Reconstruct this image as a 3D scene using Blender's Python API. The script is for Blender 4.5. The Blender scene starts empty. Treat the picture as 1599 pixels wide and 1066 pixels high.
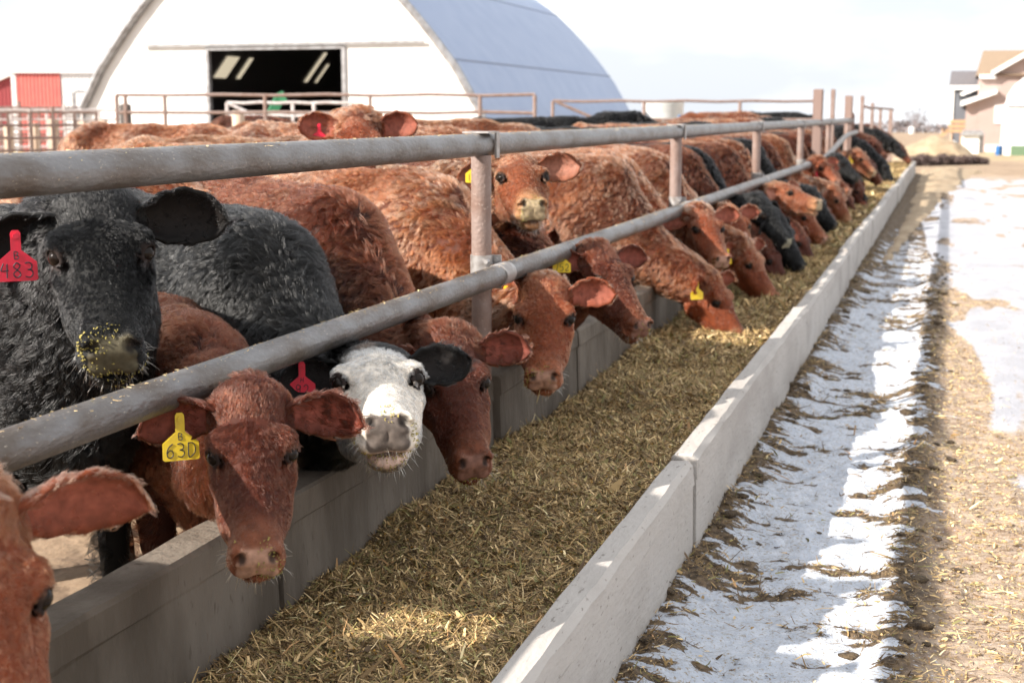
import bpy, math, random
import numpy as np
from mathutils import Vector, Matrix

# ---------------------------------------------------------------- camera, sky, sun
sc = bpy.context.scene
F_PX = 2220.0; CX, CY = 799.5, 533.0; VPX, VPY = 1485.0, 178.0; EYE = 1.40
TH = math.atan((CY - VPY) / F_PX)
PS = math.atan((VPX - CX) / F_PX * math.cos(TH))
R_ = np.array([math.cos(PS), math.sin(PS), 0.0])
F_ = np.array([-math.sin(PS) * math.cos(TH), math.cos(PS) * math.cos(TH), -math.sin(TH)])
U_ = np.cross(R_, F_)
CAMP = np.array([0.0, 0.0, EYE])
cam_d = bpy.data.cameras.new("camera"); cam = bpy.data.objects.new("camera", cam_d)
sc.collection.objects.link(cam); sc.camera = cam
cam.matrix_world = Matrix([[R_[i], U_[i], -F_[i], CAMP[i]] for i in range(3)] + [[0, 0, 0, 1]])
cam_d.sensor_width = 36.0; cam_d.lens = 36.0 * F_PX / 1599.0
cam_d.clip_start = 0.05; cam_d.clip_end = 2500
cam_d.dof.use_dof = True; cam_d.dof.focus_distance = 3.35; cam_d.dof.aperture_fstop = 5.6

SUN_A = np.array([-0.74, -0.76, 0.635]); SUN_A /= np.linalg.norm(SUN_A)   # towards the sun
elev = math.asin(SUN_A[2])
sd = bpy.data.lights.new("sun", 'SUN'); so = bpy.data.objects.new("sun", sd); sc.collection.objects.link(so)
sd.energy = 4.4; sd.angle = math.radians(0.55); sd.color = (1.0, 0.93, 0.84)
so.rotation_euler = Vector(SUN_A).to_track_quat('Z', 'Y').to_euler(); so.location = (-20, -12, 15)
world = bpy.data.worlds.new("World"); sc.world = world; world.use_nodes = True
wn, wl = world.node_tree.nodes, world.node_tree.links
bg = wn["Background"]; bg.inputs[1].default_value = 0.110
sky = wn.new("ShaderNodeTexSky"); sky.sky_type = 'NISHITA'; sky.sun_disc = False
sky.sun_elevation = elev; sky.sun_rotation = math.atan2(SUN_A[0], SUN_A[1]); sky.air_density = 1.0; sky.dust_density = 2.0
tc = wn.new("ShaderNodeTexCoord"); mp = wn.new("ShaderNodeMapping"); mp.inputs['Scale'].default_value = (1, 1, 3.4)
nz = wn.new("ShaderNodeTexNoise"); nz.inputs['Scale'].default_value = 2.3; nz.inputs['Detail'].default_value = 7; nz.inputs['Roughness'].default_value = .52
rp = wn.new("ShaderNodeValToRGB")
rp.color_ramp.elements[0].position = .40; rp.color_ramp.elements[0].color = (3.95, 4.15, 4.5, 1)
rp.color_ramp.elements[1].position = .60; rp.color_ramp.elements[1].color = (6.6, 6.55, 6.5, 1)
mxs = wn.new("ShaderNodeMix"); mxs.data_type = 'RGBA'; mxs.inputs[0].default_value = .93
wl.new(tc.outputs['Generated'], mp.inputs[0]); wl.new(mp.outputs[0], nz.inputs[0]); wl.new(nz.outputs[0], rp.inputs[0])
wl.new(sky.outputs[0], mxs.inputs[6]); wl.new(rp.outputs[0], mxs.inputs[7]); wl.new(mxs.outputs[2], bg.inputs[0])
sc.view_settings.view_transform = 'Standard'; sc.view_settings.look = 'None'
sc.view_settings.exposure = 1.12; sc.view_settings.gamma = 1.0
sc.cycles.max_bounces = 6; sc.cycles.diffuse_bounces = 3; sc.cycles.glossy_bounces = 2; sc.cycles.transmission_bounces = 3
sc.cycles.sample_clamp_indirect = 4.0
sc.cycles.use_adaptive_sampling = True; sc.cycles.adaptive_threshold = 0.02
sc.cycles_curves.shape = 'RIBBONS'

def at(px, py, d):
    """point at depth d (metres along the view axis) seen at photo pixel px, py"""
    return CAMP + d * (F_ + (px - CX) / F_PX * R_ - (py - CY) / F_PX * U_)
def depth(p): return float((np.asarray(p) - CAMP) @ F_)

rng = np.random.default_rng(7)
# ---------------------------------------------------------------- small helpers
def link(o, parent=None):
    sc.collection.objects.link(o)
    if parent is not None: o.parent = parent
    return o
def tag(o, label=None, cat=None, group=None, kind=None):
    if label: o["label"] = label
    if cat: o["category"] = cat
    if group: o["group"] = group
    if kind: o["kind"] = kind
    return o
def thing(name, label, cat, loc=(0, 0, 0), rz=0.0, group=None):
    o = bpy.data.objects.new(name, None); o.empty_display_size = .1; link(o)
    o.location = [float(v) for v in loc]; o.rotation_euler = (0, 0, rz)
    return tag(o, label, cat, group)
def mesh_np(name, V, Fq, mat=None, parent=None, smooth=False, attrs=None):
    """V (n,3); Fq (m,3|4) int array or list of such arrays"""
    V = np.ascontiguousarray(V, dtype=np.float32)
    Fs = Fq if isinstance(Fq, list) else [Fq]
    Fs = [np.asarray(f, dtype=np.int32) for f in Fs if len(f)]
    me = bpy.data.meshes.new(name)
    me.vertices.add(len(V)); me.vertices.foreach_set("co", V.ravel())
    loops = np.concatenate([f.ravel() for f in Fs]); sizes = np.concatenate([np.full(len(f), f.shape[1]) for f in Fs])
    me.loops.add(len(loops)); me.loops.foreach_set("vertex_index", loops)
    me.polygons.add(len(sizes)); me.polygons.foreach_set("loop_start", np.concatenate([[0], np.cumsum(sizes)[:-1]]).astype(np.int32))
    me.polygons.foreach_set("loop_total", sizes.astype(np.int32))
    if smooth: me.polygons.foreach_set("use_smooth", np.ones(len(sizes), dtype=bool))
    for k, a in (attrs or {}).items():
        if a.ndim == 2:
            at_ = me.color_attributes.new(k, 'FLOAT_COLOR', 'POINT'); at_.data.foreach_set("color", np.ascontiguousarray(a, dtype=np.float32).ravel())
        else:
            at_ = me.attributes.new(k, 'FLOAT', 'POINT'); at_.data.foreach_set("value", a.astype(np.float32))
    me.update(calc_edges=True); me.validate()
    for m in (mat if isinstance(mat, (list, tuple)) else [mat]):
        if m: me.materials.append(m)
    return link(bpy.data.objects.new(name, me), parent)

class MB:
    """collects simple shapes into one mesh"""
    def __init__(s): s.V = []; s.Q = []; s.n = 0
    def add(s, V, Q): s.V.append(np.asarray(V, float)); s.Q += [tuple(int(i) + s.n for i in q) for q in Q]; s.n += len(V)
    def box(s, x0, x1, y0, y1, z0, z1, b=0.0):
        if b <= 0:
            V = [(x, y, z) for x in (x0, x1) for y in (y0, y1) for z in (z0, z1)]
            s.add(V, [(0, 1, 3, 2), (4, 6, 7, 5), (0, 4, 5, 1), (2, 3, 7, 6), (0, 2, 6, 4), (1, 5, 7, 3)]); return
        import bmesh
        bm = bmesh.new(); bmesh.ops.create_cube(bm, size=1)
        for v in bm.verts: v.co = ((x0 + x1) / 2 + v.co.x * (x1 - x0), (y0 + y1) / 2 + v.co.y * (y1 - y0), (z0 + z1) / 2 + v.co.z * (z1 - z0))
        bmesh.ops.bevel(bm, geom=bm.edges[:], offset=b, segments=2, affect='EDGES')
        bm.verts.index_update(); s.add([v.co[:] for v in bm.verts], [[v.index for v in f.verts] for f in bm.faces]); bm.free()
    def beam(s, a, b, w, h=None, up=(0, 0, 1)):
        a, b = np.array(a, float), np.array(b, float); h = h or w
        d = b - a; d /= np.linalg.norm(d); sd_ = np.cross(d, up)
        if np.linalg.norm(sd_) < 1e-4: sd_ = np.cross(d, (0, 1, 0))
        sd_ /= np.linalg.norm(sd_); u = np.cross(sd_, d)
        V = [p + sd_ * i * w / 2 + u * j * h / 2 for p in (a, b) for i, j in ((-1, -1), (1, -1), (1, 1), (-1, 1))]
        s.add(V, [(0, 3, 2, 1), (4, 5, 6, 7), (0, 1, 5, 4), (1, 2, 6, 5), (2, 3, 7, 6), (3, 0, 4, 7)])
    def tube(s, pts, r, n=16, cap=True):
        pts = np.array(pts, float); r = np.broadcast_to(r, (len(pts),)); rings = []
        T = np.gradient(pts, axis=0) if len(pts) > 2 else np.repeat((pts[1:] - pts[:1]), 2, 0)
        T /= np.linalg.norm(T, axis=1)[:, None]
        ref = np.array([0, 0, 1.0]) if abs(T[0][2]) < .9 else np.array([1.0, 0, 0])
        for p, t, rr in zip(pts, T, r):
            a = np.cross(t, ref); a /= np.linalg.norm(a); b = np.cross(t, a)
            th = np.arange(n) * 2 * np.pi / n
            rings.append(p + rr * (np.cos(th)[:, None] * a + np.sin(th)[:, None] * b))
        V = np.concatenate(rings); Q = []
        for i in range(len(pts) - 1):
            for j in range(n):
                k = (j + 1) % n; Q.append((i * n + j, i * n + k, (i + 1) * n + k, (i + 1) * n + j))
        if cap: Q.append(tuple(range(n - 1, -1, -1))); Q.append(tuple((len(pts) - 1) * n + j for j in range(n)))
        s.add(V, Q)
    def prism(s, prof, y0, y1, axis='y'):
        """closed profile (list of 2-D points) extruded; axis y: profile is x,z; axis x: profile is y,z; axis z: x,y"""
        n = len(prof); f = {'y': lambda p, t: (p[0], t, p[1]), 'x': lambda p, t: (t, p[0], p[1]), 'z': lambda p, t: (p[0], p[1], t)}[axis]
        V = [f(p, y0) for p in prof] + [f(p, y1) for p in prof]
        s.add(V, [(i, (i + 1) % n, (i + 1) % n + n, i + n) for i in range(n)] + [tuple(range(n - 1, -1, -1)), tuple(range(n, 2 * n))])
    def build(s, name, mat, parent=None, smooth=False):
        me = bpy.data.meshes.new(name); me.from_pydata(np.concatenate(s.V).tolist(), [], s.Q); me.materials.append(mat)
        import bmesh
        bm = bmesh.new(); bm.from_mesh(me); bmesh.ops.recalc_face_normals(bm, faces=bm.faces[:]); bm.to_mesh(me); bm.free()
        if smooth:
            me.polygons.foreach_set("use_smooth", np.ones(len(me.polygons), dtype=bool))
            me.set_sharp_from_angle(angle=math.radians(40))
        return link(bpy.data.objects.new(name, me), parent)

# ---------------------------------------------------------------- materials
def mat(name, col=(.5, .5, .5), rough=.7, metal=0.0, col2=None, nscale=6.0, ndetail=6.0, lo=.4, hi=.62, bump=0.0, bscale=None, stretch=(1, 1, 1), spec=.5, col3=None, n3=40.0, lo3=.58, hi3=.66, coords='Object'):
    m = bpy.data.materials.new(name); m.use_nodes = True; nt = m.node_tree; N, L = nt.nodes, nt.links
    b = N["Principled BSDF"]; b.inputs['Roughness'].default_value = rough; b.inputs['Metallic'].default_value = metal
    b.inputs['Base Color'].default_value = (*col, 1); b.inputs['Specular IOR Level'].default_value = spec
    if col2 is None and bump == 0: return m
    tcn = N.new("ShaderNodeTexCoord"); mpn = N.new("ShaderNodeMapping"); mpn.inputs['Scale'].default_value = stretch
    L.new(tcn.outputs[coords], mpn.inputs[0])
    def noise(s, d=ndetail):
        n = N.new("ShaderNodeTexNoise"); n.inputs['Scale'].default_value = s; n.inputs['Detail'].default_value = d; L.new(mpn.outputs[0], n.inputs[0]); return n.outputs[0]
    def ramp(src, a, bb):
        r = N.new("ShaderNodeMapRange"); r.inputs[1].default_value = a; r.inputs[2].default_value = bb; L.new(src, r.inputs[0]); return r.outputs[0]
    def mix(f, A, B):
        x = N.new("ShaderNodeMix"); x.data_type = 'RGBA'; L.new(f, x.inputs[0])
        for i, q in ((6, A), (7, B)):
            if isinstance(q, tuple): x.inputs[i].default_value = (*q, 1)
            else: L.new(q, x.inputs[i])
        return x.outputs[2]
    out = col
    if col2 is not None: out = mix(ramp(noise(nscale), lo, hi), col, col2)
    if col3 is not None: out = mix(ramp(noise(n3, 3), lo3, hi3), out, col3)
    if not isinstance(out, tuple): L.new(out, b.inputs['Base Color'])
    if bump:
        bn = N.new("ShaderNodeBump"); bn.inputs['Strength'].default_value = min(1, bump); bn.inputs['Distance'].default_value = .01 * max(1, bump)
        L.new(noise(bscale or nscale * 3, 8), bn.inputs['Height']); L.new(bn.outputs[0], b.inputs['Normal'])
    return m

def wavenoise(P, freq, seed, k=7):
    r = np.random.default_rng(seed); out = np.zeros(len(P))
    for i in range(k):
        d = r.normal(size=3); d /= np.linalg.norm(d)
        out += np.sin(P @ (d * freq * r.uniform(.6, 1.5)) + r.uniform(0, 6.28))
    return out / math.sqrt(k)
def vnoise2(X, Y, seed):
    """value noise on the plane, roughly 0..1, arrays"""
    xi, yi = np.floor(X).astype(np.int64), np.floor(Y).astype(np.int64); fx, fy = X - xi, Y - yi
    fx = fx * fx * (3 - 2 * fx); fy = fy * fy * (3 - 2 * fy)
    def h(a, b):
        n = (a * 374761393 + b * 668265263 + seed * 974711) & 0xffffffff
        n = ((n ^ (n >> 13)) * 1274126177) & 0xffffffff
        return ((n ^ (n >> 16)) & 0xffff) / 65535.0
    return (h(xi, yi) * (1 - fx) + h(xi + 1, yi) * fx) * (1 - fy) + (h(xi, yi + 1) * (1 - fx) + h(xi + 1, yi + 1) * fx) * fy
def fbm2(X, Y, seed, o=4):
    s, a, t = 0, 1.0, 0
    for i in range(o): s = s + a * vnoise2(X * 2**i, Y * 2**i, seed + i * 31); t += a; a *= .5
    return s / t
# ---------------------------------------------------------------- implicit surfaces
def smin(a, b, k):
    h = np.clip(.5 + .5 * (b - a) / k, 0, 1)
    return b * (1 - h) + a * h - k * h * (1 - h)
def ell(P, c, r, R=None):
    q = P - np.asarray(c, float)
    if R is not None: q = q @ R
    r = np.asarray(r, float); k0 = np.linalg.norm(q / r, axis=1); k1 = np.linalg.norm(q / (r * r), axis=1) + 1e-9
    return k0 * (k0 - 1) / k1
def cap(P, a, b, ra, rb, sq=None):
    a, b = np.asarray(a, float), np.asarray(b, float); ab = b - a
    t = np.clip(((P - a) @ ab) / (ab @ ab), 0, 1)
    q = P - a - t[:, None] * ab
    if sq is not None: q = q * np.asarray(sq)
    return np.linalg.norm(q, axis=1) - (ra + (rb - ra) * t)
def surface_nets(f, lo, hi, h):
    lo = np.asarray(lo, float); n = np.ceil((np.asarray(hi) - lo) / h).astype(int) + 1
    g = [lo[i] + h * np.arange(n[i]) for i in range(3)]
    X, Y, Z = np.meshgrid(*g, indexing='ij'); P = np.stack([X, Y, Z], -1).reshape(-1, 3)
    v = f(P).reshape(n); s = v < 0
    acc = np.zeros(tuple(n - 1) + (3,)); cnt = np.zeros(tuple(n - 1))
    E = []
    for ax in range(3):
        a = [slice(None)] * 3; b = [slice(None)] * 3; a[ax] = slice(0, -1); b[ax] = slice(1, None)
        va, vb = v[tuple(a)], v[tuple(b)]; cross = s[tuple(a)] != s[tuple(b)]
        I = np.argwhere(cross); va, vb = va[cross], vb[cross]; t = va / (va - vb)
        p = I.astype(float); p[:, ax] += t
        o1, o2 = [i for i in range(3) if i != ax]
        for d1 in (0, -1):
            for d2 in (0, -1):
                J = I.copy(); J[:, o1] += d1; J[:, o2] += d2
                ok = (J[:, o1] >= 0) & (J[:, o2] >= 0) & (J[:, o1] < n[o1] - 1) & (J[:, o2] < n[o2] - 1)
                np.add.at(acc, tuple(J[ok].T), p[ok]); np.add.at(cnt, tuple(J[ok].T), 1)
        E.append((ax, o1, o2, I, s[tuple(a)][cross]))
    act = cnt > 0; idx = np.full(act.shape, -1); idx[act] = np.arange(act.sum())
    V = lo + h * (acc[act] / cnt[act][:, None]); Q = []
    for ax, o1, o2, I, sa in E:
        ok = (I[:, o1] > 0) & (I[:, o2] > 0) & (I[:, o1] < n[o1] - 1) & (I[:, o2] < n[o2] - 1); I, sa = I[ok], sa[ok]
        def c(d1, d2):
            J = I.copy(); J[:, o1] += d1; J[:, o2] += d2; return idx[tuple(J.T)]
        q = np.stack([c(-1, -1), c(0, -1), c(0, 0), c(-1, 0)], 1)
        flip = sa if ax != 1 else ~sa
        q[~flip] = q[~flip][:, ::-1]; Q.append(q)
    return V, np.concatenate(Q)

# ---------------------------------------------------------------- the head, in its own frame: x to the muzzle, y to the left, z up, origin at the poll
def rot(ax, a):
    c, s = math.cos(a), math.sin(a)
    return np.array({'x': [[1, 0, 0], [0, c, -s], [0, s, c]], 'y': [[c, 0, s], [0, 1, 0], [-s, 0, c]], 'z': [[c, -s, 0], [s, c, 0], [0, 0, 1]]}[ax])
EYE_P = np.array([.158, .0775, .016])
def head_field(P):
    S = P.copy(); S[:, 1] = np.abs(S[:, 1])                       # symmetric
    d = ell(P, (.035, 0, -.01), (.095, .087, .080))                # cranium
    d = smin(d, ell(P, (.015, 0, .006), (.05, .076, .040)), .04)  # poll knob
    d = smin(d, ell(P, (.115, 0, -.008), (.11, .090, .070)), .03)  # forehead
    d = smin(d, ell(S, (.135, .072, .032), (.038, .026, .020)), .022)   # brow ridge
    d = smin(d, ell(S, (.175, .071, -.026), (.045, .024, .017)), .014)   # cheekbone
    d = smin(d, cap(S, (.19, .068, -.034), (.275, .052, -.046), .014, .009), .012)   # facial crest
    d = -smin(-d, ell(S, (.205, .062, .012), (.045, .016, .020)), .025)   # hollow before the eye
    d = -smin(-d, ell(S, (.075, .086, .018), (.035, .014, .022)), .025)   # temple
    d = smin(d, cap(P, (.15, 0, -.016), (.335, 0, -.024), .066, .049, (1, .97, 1.05)), .035)   # nasal bridge
    d = smin(d, ell(S, (.090, .050, -.085), (.090, .040, .082)), .04)   # cheek and jaw angle
    d = smin(d, cap(S, (.10, .032, -.130), (.330, .020, -.088), .042, .032), .035)  # jawbone
    d = smin(d, ell(S, (.235, .046, -.050), (.095, .032, .040)), .03)   # side of the face
    d = smin(d, ell(P, (.366, 0, -.036), (.050, .055, .047)), .022)       # muzzle
    d = smin(d, ell(S, (.390, .035, -.014), (.026, .022, .026)), .012)   # nostril wing
    d = smin(d, ell(S, (.374, .028, -.058), (.042, .034, .026)), .012)   # upper lip
    d = smin(d, ell(P, (.360, 0, -.100), (.042, .040, .024)), .014)      # chin
    d = -smin(-d, ell(S, (.413, .033, -.004), (.020, .0125, .016), rot('x', .55)), .005)   # nostril
    d = -smin(-d, ell(S, (.404, .049, -.016), (.018, .007, .009), rot('x', .9)), .005)    # its comma tail
    d = -smin(-d, ell(P, (.425, 0, -.036), (.016, .003, .020)), .006)    # philtrum
    d = -smin(-d, ell(P, (.385, 0, -.082), (.066, .078, .0058), rot('y', .10)), .005)    # mouth
    d = -smin(-d, ell(S, tuple(EYE_P + [.003, .008, .002]), (.028, .021, .0185)), .008)      # eye socket
    # lids: a ring round the eyeball
    q = S - EYE_P; n = np.array([.50, .78, .36]); n /= np.linalg.norm(n)
    t = q @ n; rr = q - t[:, None] * n; u = np.array([.85, -.50, -.10]); u -= (u @ n) * n; u /= np.linalg.norm(u)
    a = rr @ u; b = np.linalg.norm(rr - a[:, None] * u, axis=1)
    ring = np.sqrt((np.sqrt((a / 1.25) ** 2 + (b / .74) ** 2) - .0178) ** 2 + (t - .0108) ** 2) - .0052
    d = smin(d, ring, .007)
    return d
HV, HF = surface_nets(head_field, (-.11, -.13, -.20), (.45, .13, .10), .0062)
HV = HV.astype(float)

def rough_eps(P, seed): return .5 + .5 * wavenoise(P, 60, seed, 5)
def head_colour(q, st):
    """natural coat colour over the head (q in head frame); st = style dict"""
    n = len(q); y = np.abs(q[:, 1]); C = np.tile(np.array(st['coat']), (n, 1)); nn = wavenoise(q, 30, 5)
    def put(mask, col):
        m = np.clip(mask, 0, 1)[:, None]; C[:] = C * (1 - m) + np.array(col) * m
    if st.get('blaze'):                                           # white face with dark surround
        put((q[:, 0] - .045 - .25 * np.clip(-q[:, 2] - .05, 0, 1) + .012 * nn) / .02, st['blaze'])
        put(1 - np.abs(np.sqrt((q[:, 0] - .04)**2 * .5 + (q[:, 1] + .015)**2) / .03) + .2 * nn, (.10, .07, .05))
    if 'light' in st:                                             # paler round muzzle
        put(.85 * (q[:, 0] - .285 + .02 * nn) / .10, st['light'])
        de = np.linalg.norm(np.stack([q[:, 0] - EYE_P[0], y - EYE_P[1], q[:, 2] - EYE_P[2]], 1), axis=1)
        put(.75 * (1 - (de - .022) / .018), [c * .6 + d * .4 for c, d in zip(st['coat'], st['light'])])
    nose = (q[:, 0] - .388 - .5 * np.clip(-q[:, 2] - .055, 0, 1) - 1.3 * np.clip(y - .030, 0, 1)) / .006
    put(nose, st['nose'])
    if 'chin' in st: put(np.minimum((q[:, 0] - .35) / .015, (-.068 - q[:, 2]) / .008), st['chin'])
    put(1 - (np.linalg.norm(np.stack([(q[:, 0] - .412), (y - .034), (q[:, 2] + .005)], 1) / [.024, .015, .018], axis=1) - .7) / .25, (.012, .008, .007))
    de = np.linalg.norm(np.stack([q[:, 0] - EYE_P[0] - .004, y - EYE_P[1] - .005, q[:, 2] - EYE_P[2] - .002], 1), axis=1)
    put(1 - (de - (.0245 if not st.get('blaze') else .0255)) / .003, (.02, .012, .010))
    return C
def hair_len_head(q):
    L = np.interp(q[:, 0], [-.05, .06, .16, .30, .38, .41], [.019, .016, .010, .008, .006, .0005])
    return L + .010 * np.clip((-q[:, 2] - .08) / .04, 0, 1) * (q[:, 0] < .39)

# ears: cupped leaf with thickness, root at the side of the poll
def ear_geom(side, droop, fwd, twist, size=1.0, nu=15, nv=11):
    L = .165 * size; u = np.linspace(0, 1, nu); v = np.linspace(-1, 1, nv)
    prof = np.interp(u, [0, .12, .3, .5, .7, .85, .95, 1], [.020, .030, .046, .053, .050, .037, .020, .003]) * size
    ax = np.array([math.sin(-fwd) * -1, side * math.cos(droop), -math.sin(droop)]); ax /= np.linalg.norm(ax)
    face = np.array([.80, side * -.15, .42]); face -= face @ ax * ax; face /= np.linalg.norm(face)
    sd_ = np.cross(ax, face)
    c, s = math.cos(twist), math.sin(twist); face, sd_ = face * c + sd_ * s, sd_ * c - face * s
    base = np.array([.034, side * .075, .004]); out = []
    for i in range(nu):
        w = prof[i] * (1 + .05 * math.sin(i * 1.7 + side)); cup = np.interp(u[i], [0, .2, .6, 1], [1.15, .95, .62, .25])
        for j in range(nv):
            ph = v[j] * (math.pi * .5) * np.interp(u[i], [0, .25, .7, 1], [1.3, .8, .5, .32])
            k = w / max(math.sin(min(math.pi * .5 * np.interp(u[i], [0, .25, .7, 1], [1.3, .8, .5, .32]), 1.5)), .3)
            out.append(base + ax * (u[i] * L) + sd_ * math.sin(ph) * k + face * ((1 - math.cos(ph)) * k * .9 - w * .5 - .012 * u[i] * (1 - u[i]) * 4) - np.array([0, 0, .02 * u[i] ** 2]))
    A = np.array(out).reshape(nu, nv, 3)
    du = np.gradient(A, axis=0); dv = np.gradient(A, axis=1); N = np.cross(dv, du); N /= np.linalg.norm(N, axis=2)[..., None] + 1e-9
    if (N[nu // 2, nv // 2] @ face) < 0: N = -N
    th = .0035; V = np.concatenate([(A + N * th).reshape(-1, 3), (A - N * th).reshape(-1, 3)]); Q = []
    n = nu * nv; g = lambda i, j: i * nv + j
    for i in range(nu - 1):
        for j in range(nv - 1):
            a, b, c_, d = g(i, j), g(i + 1, j), g(i + 1, j + 1), g(i, j + 1)
            Q.append((a, b, c_, d)); Q.append((a + n, d + n, c_ + n, b + n))
    for i in range(nu - 1):
        Q.append((g(i, 0), g(i, 0) + n, g(i + 1, 0) + n, g(i + 1, 0))); j = nv - 1
        Q.append((g(i, j), g(i + 1, j), g(i + 1, j) + n, g(i, j) + n))
    for j in range(nv - 1):
        i = nu - 1; Q.append((g(i, j), g(i, j) + n, g(i, j + 1) + n, g(i, j + 1)))
    inner = np.concatenate([np.ones(n), np.zeros(n)])
    rim = np.tile(np.abs(np.tile(v, nu)), 2)
    uu = np.tile(np.repeat(u, nv), 2)
    mid = A[int(nu * .52), nv // 2]
    return V, np.array(Q), inner, rim, uu, ax, sd_, face, mid

def body_field(P, pose):
    """standing calf, own frame: x forward, z up, origin on the ground under the withers"""
    S = P.copy(); S[:, 1] = np.abs(S[:, 1])
    d = ell(P, (-.52, 0, .80), (.56, .27, .30))
    d = smin(d, ell(P, (-.06, 0, .82), (.24, .20, .28)), .10)
    d = smin(d, ell(P, (-.10, 0, 1.03), (.22, .07, .075)), .10)         # withers
    d = smin(d, cap(P, (-.15, 0, 1.03), (-.95, 0, 1.05), .065, .075), .09)  # back line
    d = smin(d, ell(P, (-1.02, 0, .86), (.24, .21, .24)), .10)
    d = smin(d, ell(S, (-.98, .17, 1.0), (.07, .045, .05)), .08)         # hooks
    d = smin(d, ell(P, (.10, 0, .66), (.14, .11, .16)), .08)             # brisket
    for (a, b, ra, rb) in (((-.06, .14, .72), (-.01, .135, .44), .095, .055), ((-.01, .135, .44), (-.02, .13, .12), .040, .030), ((-.02, .13, .12), (.01, .13, .03), .034, .045),
                           ((-1.05, .14, .82), (-.95, .15, .56), .13, .085), ((-.95, .15, .56), (-1.14, .13, .40), .07, .042), ((-1.14, .13, .40), (-1.10, .13, .12), .036, .030), ((-1.10, .13, .12), (-1.07, .13, .03), .034, .046)):
        d = smin(d, cap(S, a, b, ra, rb), .035)
    d = smin(d, cap(P, (-1.24, 0, .98), (-1.30, 0, .45), .035, .018), .03)   # tail
    d = np.maximum(d, -P[:, 2] + .002)
    for (a, b, ra, rb, sq) in pose['neck']:
        d = smin(d, cap(P, a, b, ra, rb, sq), .07)
    n_ = wavenoise(P, 9, pose['seed'], 6)
    return d - .007 * n_ - .003 * wavenoise(P, 34, pose['seed'] + 1, 6)

MATS = {}
def skin_mat(key, wet=.7):
    if key in MATS: return MATS[key]
    m = bpy.data.materials.new(key); m.use_nodes = True; N, L = m.node_tree.nodes, m.node_tree.links; b = N["Principled BSDF"]
    a = N.new("ShaderNodeAttribute"); a.attribute_name = "coat_colour"
    nz_ = N.new("ShaderNodeTexNoise"); nz_.inputs['Scale'].default_value = 55; nz_.inputs['Detail'].default_value = 5
    tcn = N.new("ShaderNodeTexCoord"); L.new(tcn.outputs['Object'], nz_.inputs[0])
    mr = N.new("ShaderNodeMapRange"); mr.inputs[1].default_value = .3; mr.inputs[2].default_value = .7; mr.inputs[3].default_value = .62; mr.inputs[4].default_value = 1.15; L.new(nz_.outputs[0], mr.inputs[0])
    mx = N.new("ShaderNodeVectorMath"); mx.operation = 'SCALE'; L.new(a.outputs['Color'], mx.inputs[0]); L.new(mr.outputs[0], mx.inputs['Scale'])
    L.new(mx.outputs[0], b.inputs['Base Color']); b.inputs['Roughness'].default_value = wet; b.inputs['Specular IOR Level'].default_value = .25
    bn = N.new("ShaderNodeBump"); bn.inputs['Strength'].default_value = .5; bn.inputs['Distance'].default_value = .003; L.new(nz_.outputs[0], bn.inputs['Height']); L.new(bn.outputs[0], b.inputs['Normal'])
    MATS[key] = m; return m
def hair_mat(key, rough=.20):
    if key in MATS: return MATS[key]
    m = bpy.data.materials.new(key); m.use_nodes = True; N, L = m.node_tree.nodes, m.node_tree.links
    N.remove(N["Principled BSDF"]); h = N.new("ShaderNodeBsdfHairPrincipled"); h.parametrization = 'COLOR'; h.inputs['IOR'].default_value = 1.40 if "black" in key else 1.42
    a = N.new("ShaderNodeAttribute"); a.attribute_name = "hair_colour"
    L.new(a.outputs['Color'], h.inputs['Color']); h.inputs['Roughness'].default_value = .15 if "black" in key else rough; h.inputs['Radial Roughness'].default_value = .55
    L.new(h.outputs[0], N["Material Output"].inputs[0]); MATS[key] = m; return m
EYE_M = mat("dark_wet_eye", (.012, .008, .006), rough=.10, spec=.18)
TAG_M = {'yellow': mat("yellow_plastic", (.86, .62, .03), rough=.42, col2=(.72, .50, .04), nscale=40, lo=.5, hi=.7), 'red': mat("red_plastic", (.72, .015, .05), rough=.42, col2=(.58, .02, .05), nscale=40, lo=.5, hi=.7)}
INK = mat("marker_ink", (.02, .02, .03), rough=.6)
CRUMB = mat("crumbs", (.42, .34, .10), rough=.9, col2=(.22, .20, .06), nscale=90)
CRUMB2 = mat("straw_yellow", (.62, .48, .24), rough=.7)

GLY = {'6': [[(.8, 1), (.35, .75), (.12, .4), (.2, .05), (.55, -.02), (.82, .2), (.7, .48), (.4, .5), (.15, .3)]],
       '3': [[(.1, .95), (.5, 1.0), (.8, .8), (.65, .56), (.35, .52), (.75, .45), (.85, .2), (.55, 0), (.1, .06)]],
       '0': [[(.12, 1), (.14, .0), (.5, .02), (.85, .3), (.88, .7), (.6, .98), (.12, 1)]],
       '4': [[(.35, 1), (.1, .5), (.85, .5)], [(.72, .95), (.66, 0)]],
       '8': [[(.5, .52), (.15, .75), (.45, 1), (.8, .8), (.5, .52), (.12, .25), (.45, 0), (.85, .22), (.5, .52)]],
       '7': [[(.1, .9), (.12, 1), (.85, .95), (.5, 0)]],
       '5': [[(.85, 1), (.2, .95), (.15, .58), (.6, .6), (.85, .3), (.6, .02), (.1, .04)]],
       '2': [[(.12, .8), (.45, 1), (.8, .78), (.6, .4), (.1, .02), (.9, .05)]],
       '9': [[(.8, .85), (.45, 1), (.15, .75), (.4, .5), (.8, .7), (.82, .9), (.7, 0)]],
       '1': [[(.5, 1), (.5, 0)]],
       'B': [[(.15, 0), (.15, 1), (.6, .98), (.75, .78), (.5, .55), (.18, .53), (.6, .5), (.85, .25), (.6, 0), (.15, 0)]],
       'H': [[(.25, 1), (.1, 0)], [(.85, 1), (.75, 0)], [(.2, .5), (.8, .5)]],
       'N': [[(.15, 0), (.2, 1), (.75, 0), (.85, 1)]]}
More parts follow.
